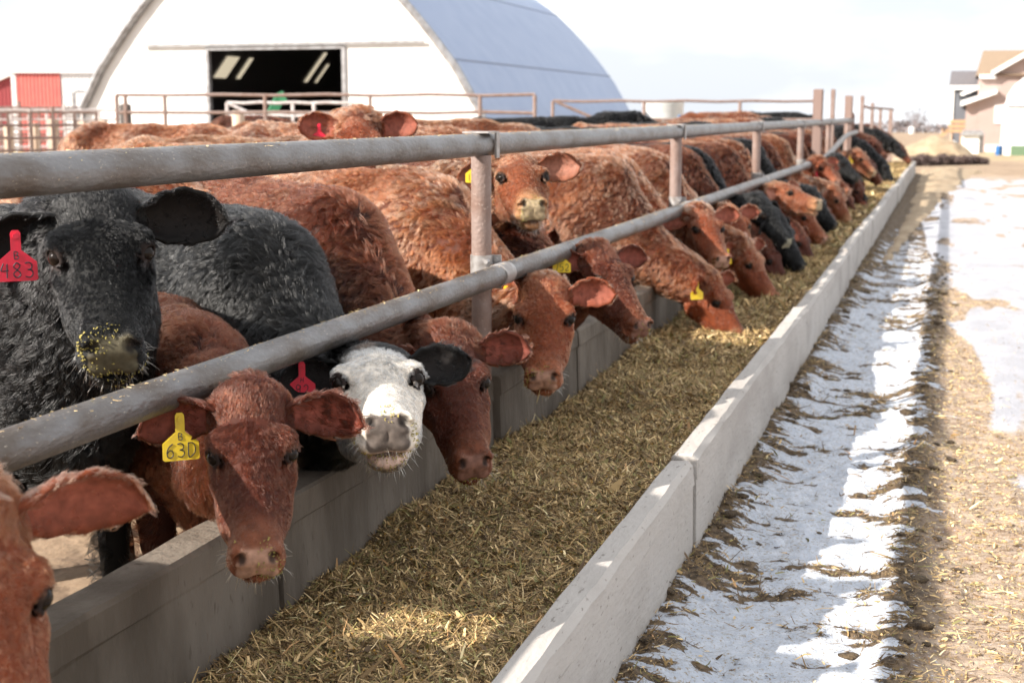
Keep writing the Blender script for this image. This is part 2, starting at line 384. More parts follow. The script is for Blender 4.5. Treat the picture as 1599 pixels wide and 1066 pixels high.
def catmull(p, k=5):
    p = np.array(p, float)
    if len(p) < 3: return p
    q = np.concatenate([[2 * p[0] - p[1]], p, [2 * p[-1] - p[-2]]]); out = []
    for i in range(1, len(q) - 2):
        for t in np.arange(k) / k:
            out.append(.5 * ((2 * q[i]) + (-q[i - 1] + q[i + 1]) * t + (2 * q[i - 1] - 5 * q[i] + 4 * q[i + 1] - q[i + 2]) * t * t + (-q[i - 1] + 3 * q[i] - 3 * q[i + 1] + q[i + 2]) * t**3))
    out.append(p[-1]); return np.array(out)
def ear_tag(root, M, colour, top, digits, size=1.0, inv=None):
    """M: 4x4 local matrix: x across, z up, y = outward normal is -y (toward the viewer); origin at the pin"""
    w, ht, nk, st_ = .036 * size, .080 * size, .009 * size, .026 * size
    prof = [(-nk, .006), (-nk * .6, .012), (nk * .6, .012), (nk, .006), (nk, -st_), (w * .98, -st_ - .022 * size), (w, -ht), (w * .9, -ht - .003), (-w * .9, -ht - .003), (-w, -ht), (-w * .98, -st_ - .022 * size), (-nk, -st_)]
    mb = MB(); mb.prism(prof, -.0011, .0011)
    o = mb.build("ear_tag", TAG_M[colour], root); o.matrix_basis = Matrix(M)
    pin = MB(); pin.tube([(0, -.006, 0), (0, .012, 0)], .0055 * size, 10); pin.build("tag_pin", TAG_M[colour], o)
    ink = MB()
    def write(txt, cx, cz, cw, ch, sw):
        for i, c in enumerate(txt):
            for stroke in GLY[c]:
                p = catmull(stroke); x = cx + (i - len(txt) / 2) * cw + p[:, 0] * cw * .82 + cw * .09; z = cz + p[:, 1] * ch
                ink.tube(np.stack([x, np.full(len(x), -.0013), z], 1), sw, 5)
    if top: write(top, 0, -.042 * size, .013 * size, .013 * size, .0009 * size)
    if digits: write(digits, 0, -.076 * size, .021 * size, .027 * size, .0012 * size)
    if ink.n: ink.build("tag_number", INK, o)
    return o

def sample_faces(V, F3, n, wt, r):
    a, b, c = V[F3[:, 0]], V[F3[:, 1]], V[F3[:, 2]]; nr = np.cross(b - a, c - a); ar = np.linalg.norm(nr, axis=1)
    w = ar * wt; f = np.searchsorted(np.cumsum(w) / w.sum(), r.random(n)); f = np.clip(f, 0, len(F3) - 1)
    u, v = r.random(n), r.random(n); k = u + v > 1; u[k], v[k] = 1 - u[k], 1 - v[k]
    return f, a[f] + u[:, None] * (b - a)[f] + v[:, None] * (c - a)[f], nr[f] / (ar[f][:, None] + 1e-12), u, v

def vnorm(V, F3):
    n = np.cross(V[F3[:, 1]] - V[F3[:, 0]], V[F3[:, 2]] - V[F3[:, 0]]); N = np.zeros_like(V)
    for i in range(3): np.add.at(N, F3[:, i], n)
    return N / (np.linalg.norm(N, axis=1)[:, None] + 1e-12)
def unit(a): return a / (np.linalg.norm(a, axis=-1, keepdims=True) + 1e-12)

HAIRS = 0
def calf(label, headpos, hd, style, heading=0.0, scale=1.04, hs=1.0, reach=.62, under=False, ears=((.15, .35, 0), (.15, .35, 0)), tags=(), dens=1.0, seed=1, group="calves eating along the feed bunk", cat="calf", bodyz=1.0, wool=1.0, lift=.0, crumbs=True, full=True, poll_is='eyes', name="calf", absdir=None, shape=None):
    """headpos: world point between the eyes; hd = (turn, pitch, roll) in degrees: turn 0 looks at the camera, + to the image right;
    heading: world direction (deg) the body points in; under: the neck passes under the lower rail"""
    global HAIRS
    r = np.random.default_rng(seed)
    C = unit(CAMP - headpos); C[2] = 0; C = unit(C)
    a, p, ro = [math.radians(v) for v in hd]
    if absdir is not None:
        aa = math.radians(absdir); Fh = np.array([math.cos(aa), math.sin(aa), 0])
    else:
        Rt = np.cross(-C, [0, 0, 1.0]) ; Fh = math.cos(a) * C + math.sin(a) * Rt
    fx = math.cos(p) * Fh + np.array([0, 0, math.sin(p)]); fz = np.array([0, 0, math.cos(p)]) - math.sin(p) * Fh
    fy = np.cross(fz, fx); c, s = math.cos(ro), math.sin(ro); fy, fz = fy * c + fz * s, fz * c - fy * s
    RH = np.stack([fx, fy, fz], 1)                         # head frame -> world
    rs = np.random.default_rng(seed + 500); hv = hs * (np.array(shape) if shape else np.array([rs.uniform(.94, 1.04), rs.uniform(.94, 1.06), rs.uniform(.94, 1.06)]))
    poll = headpos - RH @ (np.array([.150, 0, .02]) * hv)
    # body root
    h = math.radians(heading); B = np.array([math.cos(h), math.sin(h), 0]); Bs = np.array([-B[1], B[0], 0])
    rootp = np.array([poll[0], poll[1], 0]) - B * reach * scale
    RB = np.stack([B, Bs, [0, 0, 1]], 1)
    toB = lambda q: (q - rootp) @ RB / scale
    W = lambda q: RH @ (np.asarray(q) * hv) + poll
    hb, th_, jaw = toB(W((.01, 0, -.02))), toB(W((.06, 0, -.085))), toB(W((-.02, 0, -.03)))
    neck = []
    wz = np.array([.02, 0, .90]); low = np.array([.08, 0, .74])
    if under:
        g = toB(np.array([-1.56, poll[1] * .75 + rootp[1] * .25, .665])); g[1] = hb[1] * .6; g = (g * [1, 1, 0]) + [0, 0, .665 / scale]
        if hb[0] < g[0] + .05: g = (hb + wz) / 2; g[2] = .66 / scale
        neck += [(wz, g, .20, .125, (1, 1.25, 1)), (low, g - [0, 0, .05], .15, .10, None), (g, hb, .125, .085, None), (g - [0, 0, .04], th_, .10, .06, None)]
    else:
        mid = (wz + hb) / 2 + [0, 0, .03]; ml = (low + th_) / 2
        neck += [(wz, mid, .20, .145, (1, 1.2, 1)), (mid, hb, .145, .088, None), (low, ml, .15, .11, None), (ml, th_, .11, .06, None)]
    pose = dict(neck=neck, seed=seed)
    loB = np.minimum([-1.42, -.34, -.02], np.minimum(hb, th_) - .16); hiB = np.maximum([.32, .34, 1.2], np.maximum(hb, th_) + .16)
    dcam = depth(headpos); res = .018 if dcam < 5 else (.024 if dcam < 9 else .034)
    if not full: loB[0] = -1.0
    V, Q = surface_nets(lambda P: body_field(P, pose), loB, hiB, res)
    Vb = (V * scale) @ RB.T + rootp
    # head
    Vh = (HV * hv) @ RH.T + poll
    earp = []
    for side, e in zip((1, -1), ears):
        g = ear_geom(side, *e[:3], size=e[3] if len(e) > 3 else 1.0); earp.append(g)
    Vs = [Vb, Vh]; Qs = [Q, HF + len(Vb)]; n = len(Vb) + len(Vh)
    coat = np.array(style['coat'])
    bn = wavenoise(Vb, 3.5, seed + 9); colb = coat * (1 + .14 * bn[:, None])   # hair colour; the skin below gets painted shade between the locks
    if 'under' in style:
        k = np.clip((.62 - (Vb - rootp)[:, 2]) / .2, 0, 1)[:, None]; colb = colb * (1 - k) + np.array(style['under']) * k
    # dirt on legs
    Cs = [colb, head_colour(HV, style)]
    for g in earp:
        ve = (g[0] * hs) @ RH.T + poll; Vs.append(ve); Qs.append(g[1] + n); n += len(ve)
        ce = np.tile(style.get('ear', style['coat']), (len(ve), 1)) * 1.0
        pink = (np.clip(1.25 - g[3] * 1.1, 0, 1) * g[2])[:, None]; ce = ce * (1 - pink) + np.array(style['earin']) * pink; Cs.append(ce)
    V = np.concatenate(Vs); Q = np.concatenate(Qs); COL = np.clip(np.concatenate(Cs), .004, 1)
    root = thing(name, label, cat, rootp, h, group)
    iR = RB; Vl = (V - rootp) @ iR
    SK = COL.copy(); SK[:len(Vb)] *= .5; rgba = np.concatenate([SK, np.ones((len(COL), 1))], 1)  # body skin darkened to paint the shade in gaps between locks
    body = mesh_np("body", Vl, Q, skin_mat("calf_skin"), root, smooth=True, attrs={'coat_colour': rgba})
    # eyes
    for side in (1, -1):
        import bmesh
        bm = bmesh.new(); bmesh.ops.create_uvsphere(bm, u_segments=20, v_segments=14, radius=.0182 * hs); me = bpy.data.meshes.new("eye"); bm.to_mesh(me); bm.free()
        me.polygons.foreach_set("use_smooth", np.ones(len(me.polygons), dtype=bool)); me.materials.append(EYE_M)
        eo = link(bpy.data.objects.new("eye", me), root); eo.location = list((W((EYE_P[0] + .0025, side * (EYE_P[1] + .0025), EYE_P[2] + .001)) - rootp) @ iR)
    # ---- coat
    dd = dcam; rad = max(.00036, dd * .000112); shade = 1.0
    nb = len(Q) - sum(len(g[1]) for g in earp); F3 = np.concatenate([Q[:, [0, 1, 2]], Q[:, [0, 2, 3]]])
    VN = vnorm(V, F3)
    # outward check
    cen = V[F3].mean(1); view = unit(CAMP - cen); fn = unit(np.cross(V[F3[:, 1]] - V[F3[:, 0]], V[F3[:, 2]] - V[F3[:, 0]]))
    facing = (fn * view).sum(1); nf = len(Q)
    fid = np.tile(np.arange(nf), 2); ishead = (fid >= len(Q) - nb * 0 - 0) * 0
    kind = np.zeros(nf, int); kind[len(Qs[0]):len(Qs[0]) + len(HF)] = 1
    kind[len(Qs[0]) + len(HF):] = 2; kf = np.tile(kind, 1)[fid]
    wt = np.where(facing > -.25, 1.0, .12) * np.where(cen[:, 2] < .45, .15, 1.0)
    wt *= np.where(kf == 1, 3.4, np.where(kf == 2, 1.5, 1.0))
    inn = np.zeros(len(V), bool); o_ = len(Vb) + len(Vh)
    for g in earp: inn[o_:o_ + len(g[0])] = (g[2] > .5) & (g[3] < .72); o_ += len(g[0])
    wt *= np.where(inn[F3[:, 0]], 1.5, 1)
    ins = (cen - rootp)[:, 0] * 0
    area = .5 * np.linalg.norm(np.cross(V[F3[:, 1]] - V[F3[:, 0]], V[F3[:, 2]] - V[F3[:, 0]]), axis=1)
    per = 105000 * dens * min(1.0, (3.2 / dd) ** 1.35)
    NH = int((area * wt).sum() * per); NH = min(NH, 380000)
    cl = 12 if dd < 7 else 8
    nc = max(NH // cl, 50); f, P0, nrm, u, v = sample_faces(V, F3, nc, wt, r)
    Nn = unit(VN[F3[f, 0]] * (1 - u - v)[:, None] + VN[F3[f, 1]] * u[:, None] + VN[F3[f, 2]] * v[:, None])
    colr = COL[F3[f, 0]] * (1 - u - v)[:, None] + COL[F3[f, 1]] * u[:, None] + COL[F3[f, 2]] * v[:, None]
    k = kf[f]; qh = ((P0 - poll) @ RH) / hv
    # flow: back along the animal and down its side; on the head towards the muzzle sides
    flow = np.tile(-.75 * B + np.array([0, 0, -.65]), (nc, 1))
    hf = (RH @ np.array([.25, 0, -.15])); sw = unit(P0 - headpos)
    hfl = np.where((qh[:, 0] < .10)[:, None], sw * .8 + RH @ np.array([.1, 0, .1]), hf + .2 * sw)
    flow = np.where((k == 1)[:, None], hfl, flow)
    if len(earp):
        for side, g in zip((1, -1), earp):
            m = (k == 2) & (qh[:, 1] * side > 0); flow[m] = RH @ g[5]
    cur = wavenoise(P0, 17, seed + 3)[:, None] * 1.0; cur2 = wavenoise(P0, 45, seed + 4)[:, None]
    T = flow - (flow * Nn).sum(1, keepdims=True) * Nn; T = unit(T); S = np.cross(Nn, T)
    amp = np.where(k == 0, .62 * wool, .35)[:, None]
    T = unit(T + S * (cur * amp + cur2 * .5 * amp)); S = np.cross(Nn, T)
    Ln = np.where(k == 1, hair_len_head(qh), np.where(k == 2, .020, .037 * wool))
    Ln = Ln * (1 + .25 * wavenoise(P0, 25, seed + 8)).clip(.4, 1.6)
    # long tufts where head meets neck
    m_ = (k == 2) & inn[F3[f, 0]]; Ln[m_] *= 1.35; colr[m_] = colr[m_] * .6 + COL[F3[f, 0]][m_] * .1 + np.array(style['coat']) * .5
    keep = (Ln > .0025) & ~((k == 1) & (np.linalg.norm(np.stack([qh[:, 0] - .162, np.abs(qh[:, 1]) - .082, qh[:, 2] - .018], 1), axis=1) < .026))
    # nothing inside other shapes
    bl = (P0 - rootp) @ RB / scale
    dh = head_field(qh); db = np.ones(nc); near = (k > 0) & (np.linalg.norm(P0 - poll, axis=1) < .3 * hs)
    if near.any(): db[near] = body_field(bl[near], pose)
    keep &= ~((k == 0) & (dh < -.004)) & ~((k == 1) & (db < -.004)) & ~((k == 2) & ((dh < 0)))
    P0, Nn, T, S, Ln, colr, k = [x[keep] for x in (P0, Nn, T, S, Ln, colr, k)]; nc = len(P0)
    # hairs round their clump
    NH = nc * cl; R = lambda x: np.repeat(x, cl, 0)
    spread = np.where(R(k) == 0, .0056, .0036) * math.sqrt(1 / max(dens, .1)) * max(1, (dd / 4.5) ** .7)
    o1 = r.normal(size=NH) * spread; o2 = r.normal(size=NH) * spread
    base = R(P0) + R(T) * o1[:, None] + R(S) * o2[:, None] - R(Nn) * .0015
    L_ = R(Ln) * r.uniform(.65, 1.2, NH); rise = np.where(R(k) == 0, .42, np.where(R(k) == 2, .50, .24)) + lift + .12 * r.normal(size=NH)
    tipc = R(P0 + T * Ln[:, None] + Nn * (Ln * .34)[:, None])
    wig = R(r.uniform(-1, 1, nc)); t_ = np.array([0, .3, .55, .8, 1.0]); pts = np.zeros((NH, 5, 3)); pull = np.where(R(k) == 0, 1.0, .6)[:, None]
    for i, t in enumerate(t_):
        p_ = base + R(T) * (L_ * t * (1 - .12 * t))[:, None] + R(Nn) * (L_ * rise * (t - .55 * t * t) * 1.6)[:, None]
        p_ += R(S) * (L_ * wig * np.where(R(k) == 0, .42, .25) * math.sin(4.6 * t))[:, None]
        pts[:, i] = p_ * (1 - pull * t ** 1.5) + (tipc + (p_ - tipc) * .22) * pull * t ** 1.5
    rr = np.array([1.0, .95, .8, .5, .12]) * rad
    if dd < 7:                                    # whiskers on lips and chin
        hn_ = vnorm(HV, np.concatenate([HF[:, [0, 1, 2]], HF[:, [0, 2, 3]]])); mk = np.where((HV[:, 0] > .33) & (HV[:, 0] < .41) & (HV[:, 2] < -.045))[0]; nw = 130
        pk = r.choice(mk, nw); dr = unit(hn_[pk] + r.normal(0, .35, (nw, 3)) + [.25, 0, -.25]); lw = r.uniform(.008, .030, nw)[:, None]
        wp_ = np.stack([((HV[pk] + dr * lw * t + np.array([0, 0, -.35]) * lw * t * t) * hv) @ RH.T + poll for t in t_], 1); pts = np.concatenate([pts, wp_])
    hc = bpy.data.hair_curves.new("coat"); NT = len(pts); hc.add_curves([5] * NT)
    loc = (pts.reshape(-1, 3) - rootp) @ iR
    hc.position_data.foreach_set('vector', loc.astype(np.float32).ravel())
    ra = hc.attributes.get('radius') or hc.attributes.new('radius', 'FLOAT', 'POINT'); ra.data.foreach_set('value', np.concatenate([np.tile(rr, NH), np.tile([.00045, .0004, .00035, .00025, .0001], NT - NH)]).astype(np.float32))
    tint = R((.45 + .85 * r.random(nc)) * (1 + .30 * wavenoise(P0, 14, seed + 21))).clip(.2, 1.9) * r.uniform(.8, 1.2, NH)
    lock_highlight = (style.get('tip', 0) * 1.5 * R(r.random(nc) ** 2.2 * np.clip(.7 + .5 * wavenoise(P0, 9, seed + 31), 0, 1.4) * np.where(k == 1, .4, 1)))[:, None].clip(0, .9)  # random locks lightened in colour to stand for sun highlights
    cc = R(colr) * tint[:, None]; cc = cc * (1 - lock_highlight) + np.array(style.get('tipc', (.5, .3, .2))) * lock_highlight
    if NT > NH: cc = np.concatenate([cc, np.tile([.42, .34, .24] if max(style['coat']) > .01 else [.30, .27, .20], (NT - NH, 1))])
    ca = hc.attributes.new('hair_colour', 'FLOAT_COLOR', 'CURVE')
    ca.data.foreach_set('color', np.concatenate([np.clip(cc, .003, .95), np.ones((NT, 1))], 1).astype(np.float32).ravel())
    hc.materials.append(hair_mat("black_calf_hair" if max(style["coat"]) < .01 else "calf_hair")); link(bpy.data.objects.new("coat", hc), root); HAIRS += NH
    # ---- crumbs of feed on the muzzle and chin
    if crumbs and dd < 9:
        nn = int(110 * (3.2 / dd) ** .5 * (2 if style.get('messy') else 1)); m = (HV[:, 0] > .365) & (HV[:, 2] > -.12) & (wavenoise(HV, 55, seed, 4) > (.1 if style.get('messy') else .55))
        pick = r.choice(np.where(m)[0], nn); hn = vnorm(HV, np.concatenate([HF[:, [0, 1, 2]], HF[:, [0, 2, 3]]]))[pick]
        c0 = HV[pick] + hn * .002; VV = []; QQ = []
        for i in range(nn):
            d1 = unit(r.normal(size=3)); d2 = unit(np.cross(d1, hn[i])); ll = r.uniform(.0015, .0045); w = r.uniform(.0008, .002)
            b0 = c0[i]; VV += [b0 - d1 * ll, b0 + d2 * w, b0 + d1 * ll, b0 - d2 * w, b0 + hn[i] * .003]; j = i * 5
            QQ += [(j, j + 1, j + 4), (j + 1, j + 2, j + 4), (j + 2, j + 3, j + 4), (j + 3, j, j + 4)]
        vv = ((np.array(VV) * hv) @ RH.T + poll - rootp) @ iR
        mesh_np("feed_crumbs", vv, np.array(QQ), CRUMB, root)
    if style.get('stalks'):
        mb = MB()
        for i in range(style['stalks']):
            q0 = np.array([.392, r.uniform(-.03, .035), -.078]); pp = [q0]; dq = np.array([.35 + r.normal() * .2, r.normal() * .5, -.2])
            for j in range(5): dq = dq + np.array([-.10, r.normal() * .12, -.30]); pp.append(pp[-1] + unit(dq) * r.uniform(.010, .016))
            mb.tube([(W(q) - rootp) @ iR for q in pp], [.0014] * 5 + [.0006], 5)
        mb.build("straw_stalk" if style['stalks'] < 2 else "straw_stalks", CRUMB2, root)
    # ---- tags
    for tg in tags:
        side, colour, top, digits, sz, yaw = tg[:6]
        g = earp[0 if side > 0 else 1]; pin = W(g[8] + g[7] * .008) + np.array([0, 0, tg[6] if len(tg) > 6 else 0])
        vd = unit(CAMP - pin); vd[2] *= .3; vd = unit(vd); c, s = math.cos(yaw), math.sin(yaw)
        nrm_ = np.array([vd[0] * c - vd[1] * s, vd[0] * s + vd[1] * c, vd[2]]); nrm_ = unit(nrm_)
        xa = unit(np.cross([0, 0, 1.0], nrm_)); za = np.cross(nrm_, xa)
        pin = pin + nrm_ * (tg[7] if len(tg) > 7 else .012)
        Mw = np.eye(4); Mw[:3, 0] = iR.T @ xa; Mw[:3, 1] = iR.T @ (-nrm_); Mw[:3, 2] = iR.T @ za; Mw[:3, 3] = (pin - rootp) @ iR
        ear_tag(root, Mw.tolist(), colour, top, digits, sz)
    return root
RED = dict(coat=(.155, .0350, .0110), light=(.27, .095, .045), nose=(.42, .24, .17), earin=(.34, .11, .075), tip=.55, tipc=(.60, .28, .17))
DRED = dict(coat=(.064, .0135, .0052), light=(.13, .040, .018), nose=(.22, .11, .08), earin=(.24, .07, .05), tip=.3, tipc=(.24, .08, .038))
TAN = dict(coat=(.16, .044, .016), light=(.31, .155, .075), nose=(.40, .31, .19), earin=(.36, .16, .11), tip=.55, tipc=(.52, .27, .16))
BLK = dict(coat=(.0032, .0030, .0034), nose=(.07, .06, .045), earin=(.012, .009, .008), tip=.25, tipc=(.030, .028, .030))
# ================================================================= the setting
def zground(Y):
    return np.interp(Y, [-50, 36, 62, 150, 1500], [0, 0, -.4, -.4, -32])
MUD = mat("dry_mud_and_straw", (.27, .185, .12), rough=.95, col2=(.37, .27, .175), nscale=.9, lo=.40, hi=.62, col3=(.17, .115, .075), n3=5.0, lo3=.55, hi3=.66, bump=1.5, bscale=14)
def ground():
    ys = np.concatenate([np.linspace(-30, 36, 12), np.linspace(38, 62, 8), np.linspace(70, 150, 9), [200, 400, 800, 1500]])
    xs = np.array([-900, -400, -200, -100, -60, -30, -12, -6, -3, -1.6, -.76, 0, 2, 5, 12, 30, 60, 120, 300, 900.])
    X, Y = np.meshgrid(xs, ys); Z = zground(Y) - .05; n = len(xs); V = np.stack([X, Y, Z], -1).reshape(-1, 3)
    Q = [(j * n + i, j * n + i + 1, (j + 1) * n + i + 1, (j + 1) * n + i) for j in range(len(ys) - 1) for i in range(n - 1)]
    tag(mesh_np("ground", V, np.array(Q), MUD, smooth=True), kind="structure")
ground()

# ---- snow strip, dirty ridge, straw verge and icy pad beside the bunk
def verge_height(X, Y):
    big = fbm2(X * 3.2, Y * 2.2, 5, 4); fine = fbm2(X * 14, Y * 12, 9, 3)
    z = .0 + .055 * (big - .5) + .034 * (fine - .5) + .010 * (fbm2(X * 34, Y * 30, 19, 2) - .5)
    z += .045 * np.exp(-((X + .70) / .10) ** 2)                          # spill banked on the wall foot
    z += (.040 + .03 * (fbm2(X * 2, Y * 5, 12, 3) - .5)) * np.exp(-((X + .07) / .09) ** 2)   # ridge
    pad = pad_mask(X, Y); z = z * (1 - .85 * np.clip(pad * 2, 0, 1)) + .004 * pad
    return z - .01
def pad_mask(X, Y):
    edge = .13 + .10 * np.sin(Y * .9 + 1) * (Y < 14) + .13 * (fbm2(X * 1.5, Y * .55, 33, 4) - .5) - .045 * np.clip(Y - 9, 0, 12)
    m = np.clip((X - edge) / .05, 0, 1) * np.clip((Y - 5.2 - .6 * np.sin(X * 9)) / .5, 0, 1) * np.clip((33.5 - Y) / .8, 0, 1)
    isl = fbm2(X * 3.2, Y * .8, 77, 4)
    return m * np.clip((.67 - isl) / .10, 0, 1)
def snow_mask(X, Y):
    n = .5 + 1.25 * (.5 * fbm2(X * 3.6, Y * 8.5, 21, 5) + .5 * fbm2(X * 11, Y * 30.0, 22, 4) - .5); n2 = fbm2(X * 2.2 + 4, Y * 1.3, 3, 3)
    lim = np.interp(X, [-.74, -.66, -.60, -.50, -.24, -.14, -.06, .0, .5, 1], [.30, .44, .54, .61, .62, .56, .42, .20, .06, .05])
    fade = np.interp(Y, [0, 9, 14, 19, 24], [0, 0, .05, .3, .6])
    return np.clip((lim - fade + .30 * (n2 - .5) - n + .02) / .10 + .5, 0, 1)
def snow_mat():
    m = bpy.data.materials.new("snow_and_dung"); m.use_nodes = True; N, L = m.node_tree.nodes, m.node_tree.links; b = N["Principled BSDF"]
    def attr(nm):
        a = N.new("ShaderNodeAttribute"); a.attribute_name = nm; return a.outputs['Fac']
    tcn = N.new("ShaderNodeTexCoord")
    def noise(s, d=6, st=(1, 1, 1)):
        mpn = N.new("ShaderNodeMapping"); mpn.inputs['Scale'].default_value = st; L.new(tcn.outputs['Object'], mpn.inputs[0])
        n = N.new("ShaderNodeTexNoise"); n.inputs['Scale'].default_value = s; n.inputs['Detail'].default_value = d; n.inputs['Roughness'].default_value = .65; L.new(mpn.outputs[0], n.inputs[0]); return n.outputs[0]
    def mr(s, a, b_, c=0, d=1):
        r = N.new("ShaderNodeMapRange"); [setattr(r.inputs[i], 'default_value', v) for i, v in ((1, a), (2, b_), (3, c), (4, d))]; L.new(s, r.inputs[0]); return r.outputs[0]
    def mth(op, a, b_):
        x = N.new("ShaderNodeMath"); x.operation = op
        for i, q in enumerate((a, b_)):
            if isinstance(q, (int, float)): x.inputs[i].default_value = q
            else: L.new(q, x.inputs[i])
        return x.outputs[0]
    def mix(f, A, B):
        x = N.new("ShaderNodeMix"); x.data_type = 'RGBA'; L.new(f, x.inputs[0])
        for i, q in ((6, A), (7, B)):
            if isinstance(q, tuple): x.inputs[i].default_value = (*q, 1)
            else: L.new(q, x.inputs[i])
        return x.outputs[2]
    dirt = mix(mr(noise(38, 8, (1, .8, 1)), .38, .62), (.045, .030, .018), (.20, .135, .075))
    straw = mix(mr(noise(30, 7, (.6, 1.6, 1)), .40, .60), (.30, .215, .155), (.45, .35, .26))
    straw = mix(mr(noise(9, 5), .55, .70), straw, (.22, .145, .10))
    g = mix(attr('verge'), dirt, straw)
    snow = mix(mr(noise(22, 8), .35, .65), (.46, .50, .57), (.64, .67, .73))
    snow = mix(mr(noise(95, 5), .54, .66), snow, (.34, .28, .20))
    ms = mr(mth('ADD', attr('snow'), mth('MULTIPLY', mth('SUBTRACT', noise(75, 8, (.6, 1.2, 1)), .5), 3.4)), .40, .60)
    g = mix(ms, g, snow)
    ice = mix(mr(noise(3.5, 8, (1, .5, 1)), .40, .65), (.37, .37, .40), (.50, .50, .54)); ice = mix(mr(noise(26, 7, (1, 1.6, 1)), .60, .72), ice, (.42, .32, .22))
    mp_ = mr(mth('ADD', attr('pad'), mth('MULTIPLY', mth('SUBTRACT', noise(14, 8), .5), 1.4)), .25, .75)
    g = mix(mp_, g, ice); L.new(g, b.inputs['Base Color'])
    L.new(mr(mp_, 0, 1, .9, .55), b.inputs['Roughness'])
    bn = N.new("ShaderNodeBump"); bn.inputs['Strength'].default_value = .8; bn.inputs['Distance'].default_value = .02; L.new(noise(48, 9), bn.inputs['Height']); L.new(bn.outputs[0], b.inputs['Normal'])
    return m
SNOW = snow_mat()
def verge():
    def patch(x0, x1, nx, ys, name):
        xs = np.linspace(x0, x1, nx); X, Y = np.meshgrid(xs, ys); x, y = X.ravel(), Y.ravel()
        V = np.stack([x, y, verge_height(x, y)], 1); n = nx; j, i = np.meshgrid(np.arange(len(ys) - 1), np.arange(nx - 1), indexing='ij'); a = (j * n + i).ravel()
        Q = np.stack([a, a + 1, a + 1 + n, a + n], 1)
        tag(mesh_np(name, V, Q, SNOW, smooth=True, attrs={'snow': snow_mask(x, y), 'pad': pad_mask(x, y), 'verge': np.clip((x + .05 + .12 * (fbm2(x * 3, y * 3, 8) - .5)) / .09, 0, 1)}), kind="structure")
    ys = np.concatenate([np.arange(1.5, 9, .014), np.arange(9, 16, .03), np.arange(16, 35, .1)])
    patch(-.735, 1.1, 120, ys, "snowy_verge")
    ys = np.arange(-1, 35, .12); patch(1.1, 9, 60, ys, "feed_lane")
verge()

# ---- concrete bunk: outer panels
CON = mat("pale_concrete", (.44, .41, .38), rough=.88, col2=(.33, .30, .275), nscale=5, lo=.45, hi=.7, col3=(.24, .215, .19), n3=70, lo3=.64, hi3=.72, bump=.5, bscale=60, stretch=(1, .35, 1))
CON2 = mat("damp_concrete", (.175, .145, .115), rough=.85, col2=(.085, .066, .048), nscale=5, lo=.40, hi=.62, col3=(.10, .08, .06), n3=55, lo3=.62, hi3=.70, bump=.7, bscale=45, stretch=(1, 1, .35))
DARKC = mat("dark_joint", (.05, .045, .04), rough=.9)  # near-black joint colour, not assigned to any mesh
ORD = ["nearest", "second", "third", "fourth", "fifth", "sixth", "seventh", "eighth", "ninth", "tenth", "eleventh", "twelfth", "thirteenth", "fourteenth", "fifteenth", "sixteenth", "seventeenth", "eighteenth"]
def outer_prof(z0=-.12):
    return [(-.86, z0), (-.845, .10), (-.808, .308), (-.800, .318), (-.744, .320), (-.728, .306), (-.724, .245), (-.7285, .241), (-.728, .236), (-.722, z0)]
r1 = np.random.default_rng(3)
def wavy_prism(prof, y0, y1, name, m, parent, step=.12, amp=.0016, seed=0):
    """profile swept along y with slight unevenness and chipped ends"""
    n = len(prof); ys = np.concatenate([[y0], np.arange(y0 + .012, y1 - .012, step), [y1 - .012, y1]]) ; rr = np.random.default_rng(seed)
    cx_, cz_ = np.mean([p[0] for p in prof]), np.mean([p[1] for p in prof]); V = []
    for i, y in enumerate(ys):
        e = 1 - (.035 if i in (0, len(ys) - 1) else 0)
        for (x, z) in prof: V.append((cx_ + (x - cx_) * e + rr.normal() * amp, y, cz_ + (z - cz_) * e + rr.normal() * amp))
    Q = [(i * n + k, i * n + (k + 1) % n, (i + 1) * n + (k + 1) % n, (i + 1) * n + k) for i in range(len(ys) - 1) for k in range(n)]
    mb = MB(); mb.add(V, Q); mb.add(V[:n], [tuple(range(n - 1, -1, -1))]); mb.add(V[-n:], [tuple(range(n))])
    return mb.build(name, m, parent, smooth=False)
for i in range(9):
    y0 = .70 + 3.66 * i + .008; y1 = y0 + 3.66 - .016
    if i == 8: y1 = 34.3
    o = wavy_prism([(a + r1.normal() * 0, b) for a, b in outer_prof()], y0, y1, "bunk_wall", CON, None, seed=i)
    o.location = (float(r1.normal() * .006), 0, [0, .014, -.004, .006, 0, .008, -.003, .004, 0][i]); 
    tag(o, ["pale concrete outer bunk wall at the bottom of the photo, nearest panel", "pale concrete outer bunk wall panel with a raised end at the first joint", "pale concrete outer bunk wall panel beyond the wide dark joint"][i] if i < 3 else f"pale concrete outer bunk wall panel, {ORD[i]} from the near end", "bunk wall", "outer concrete panels of the feed bunk")
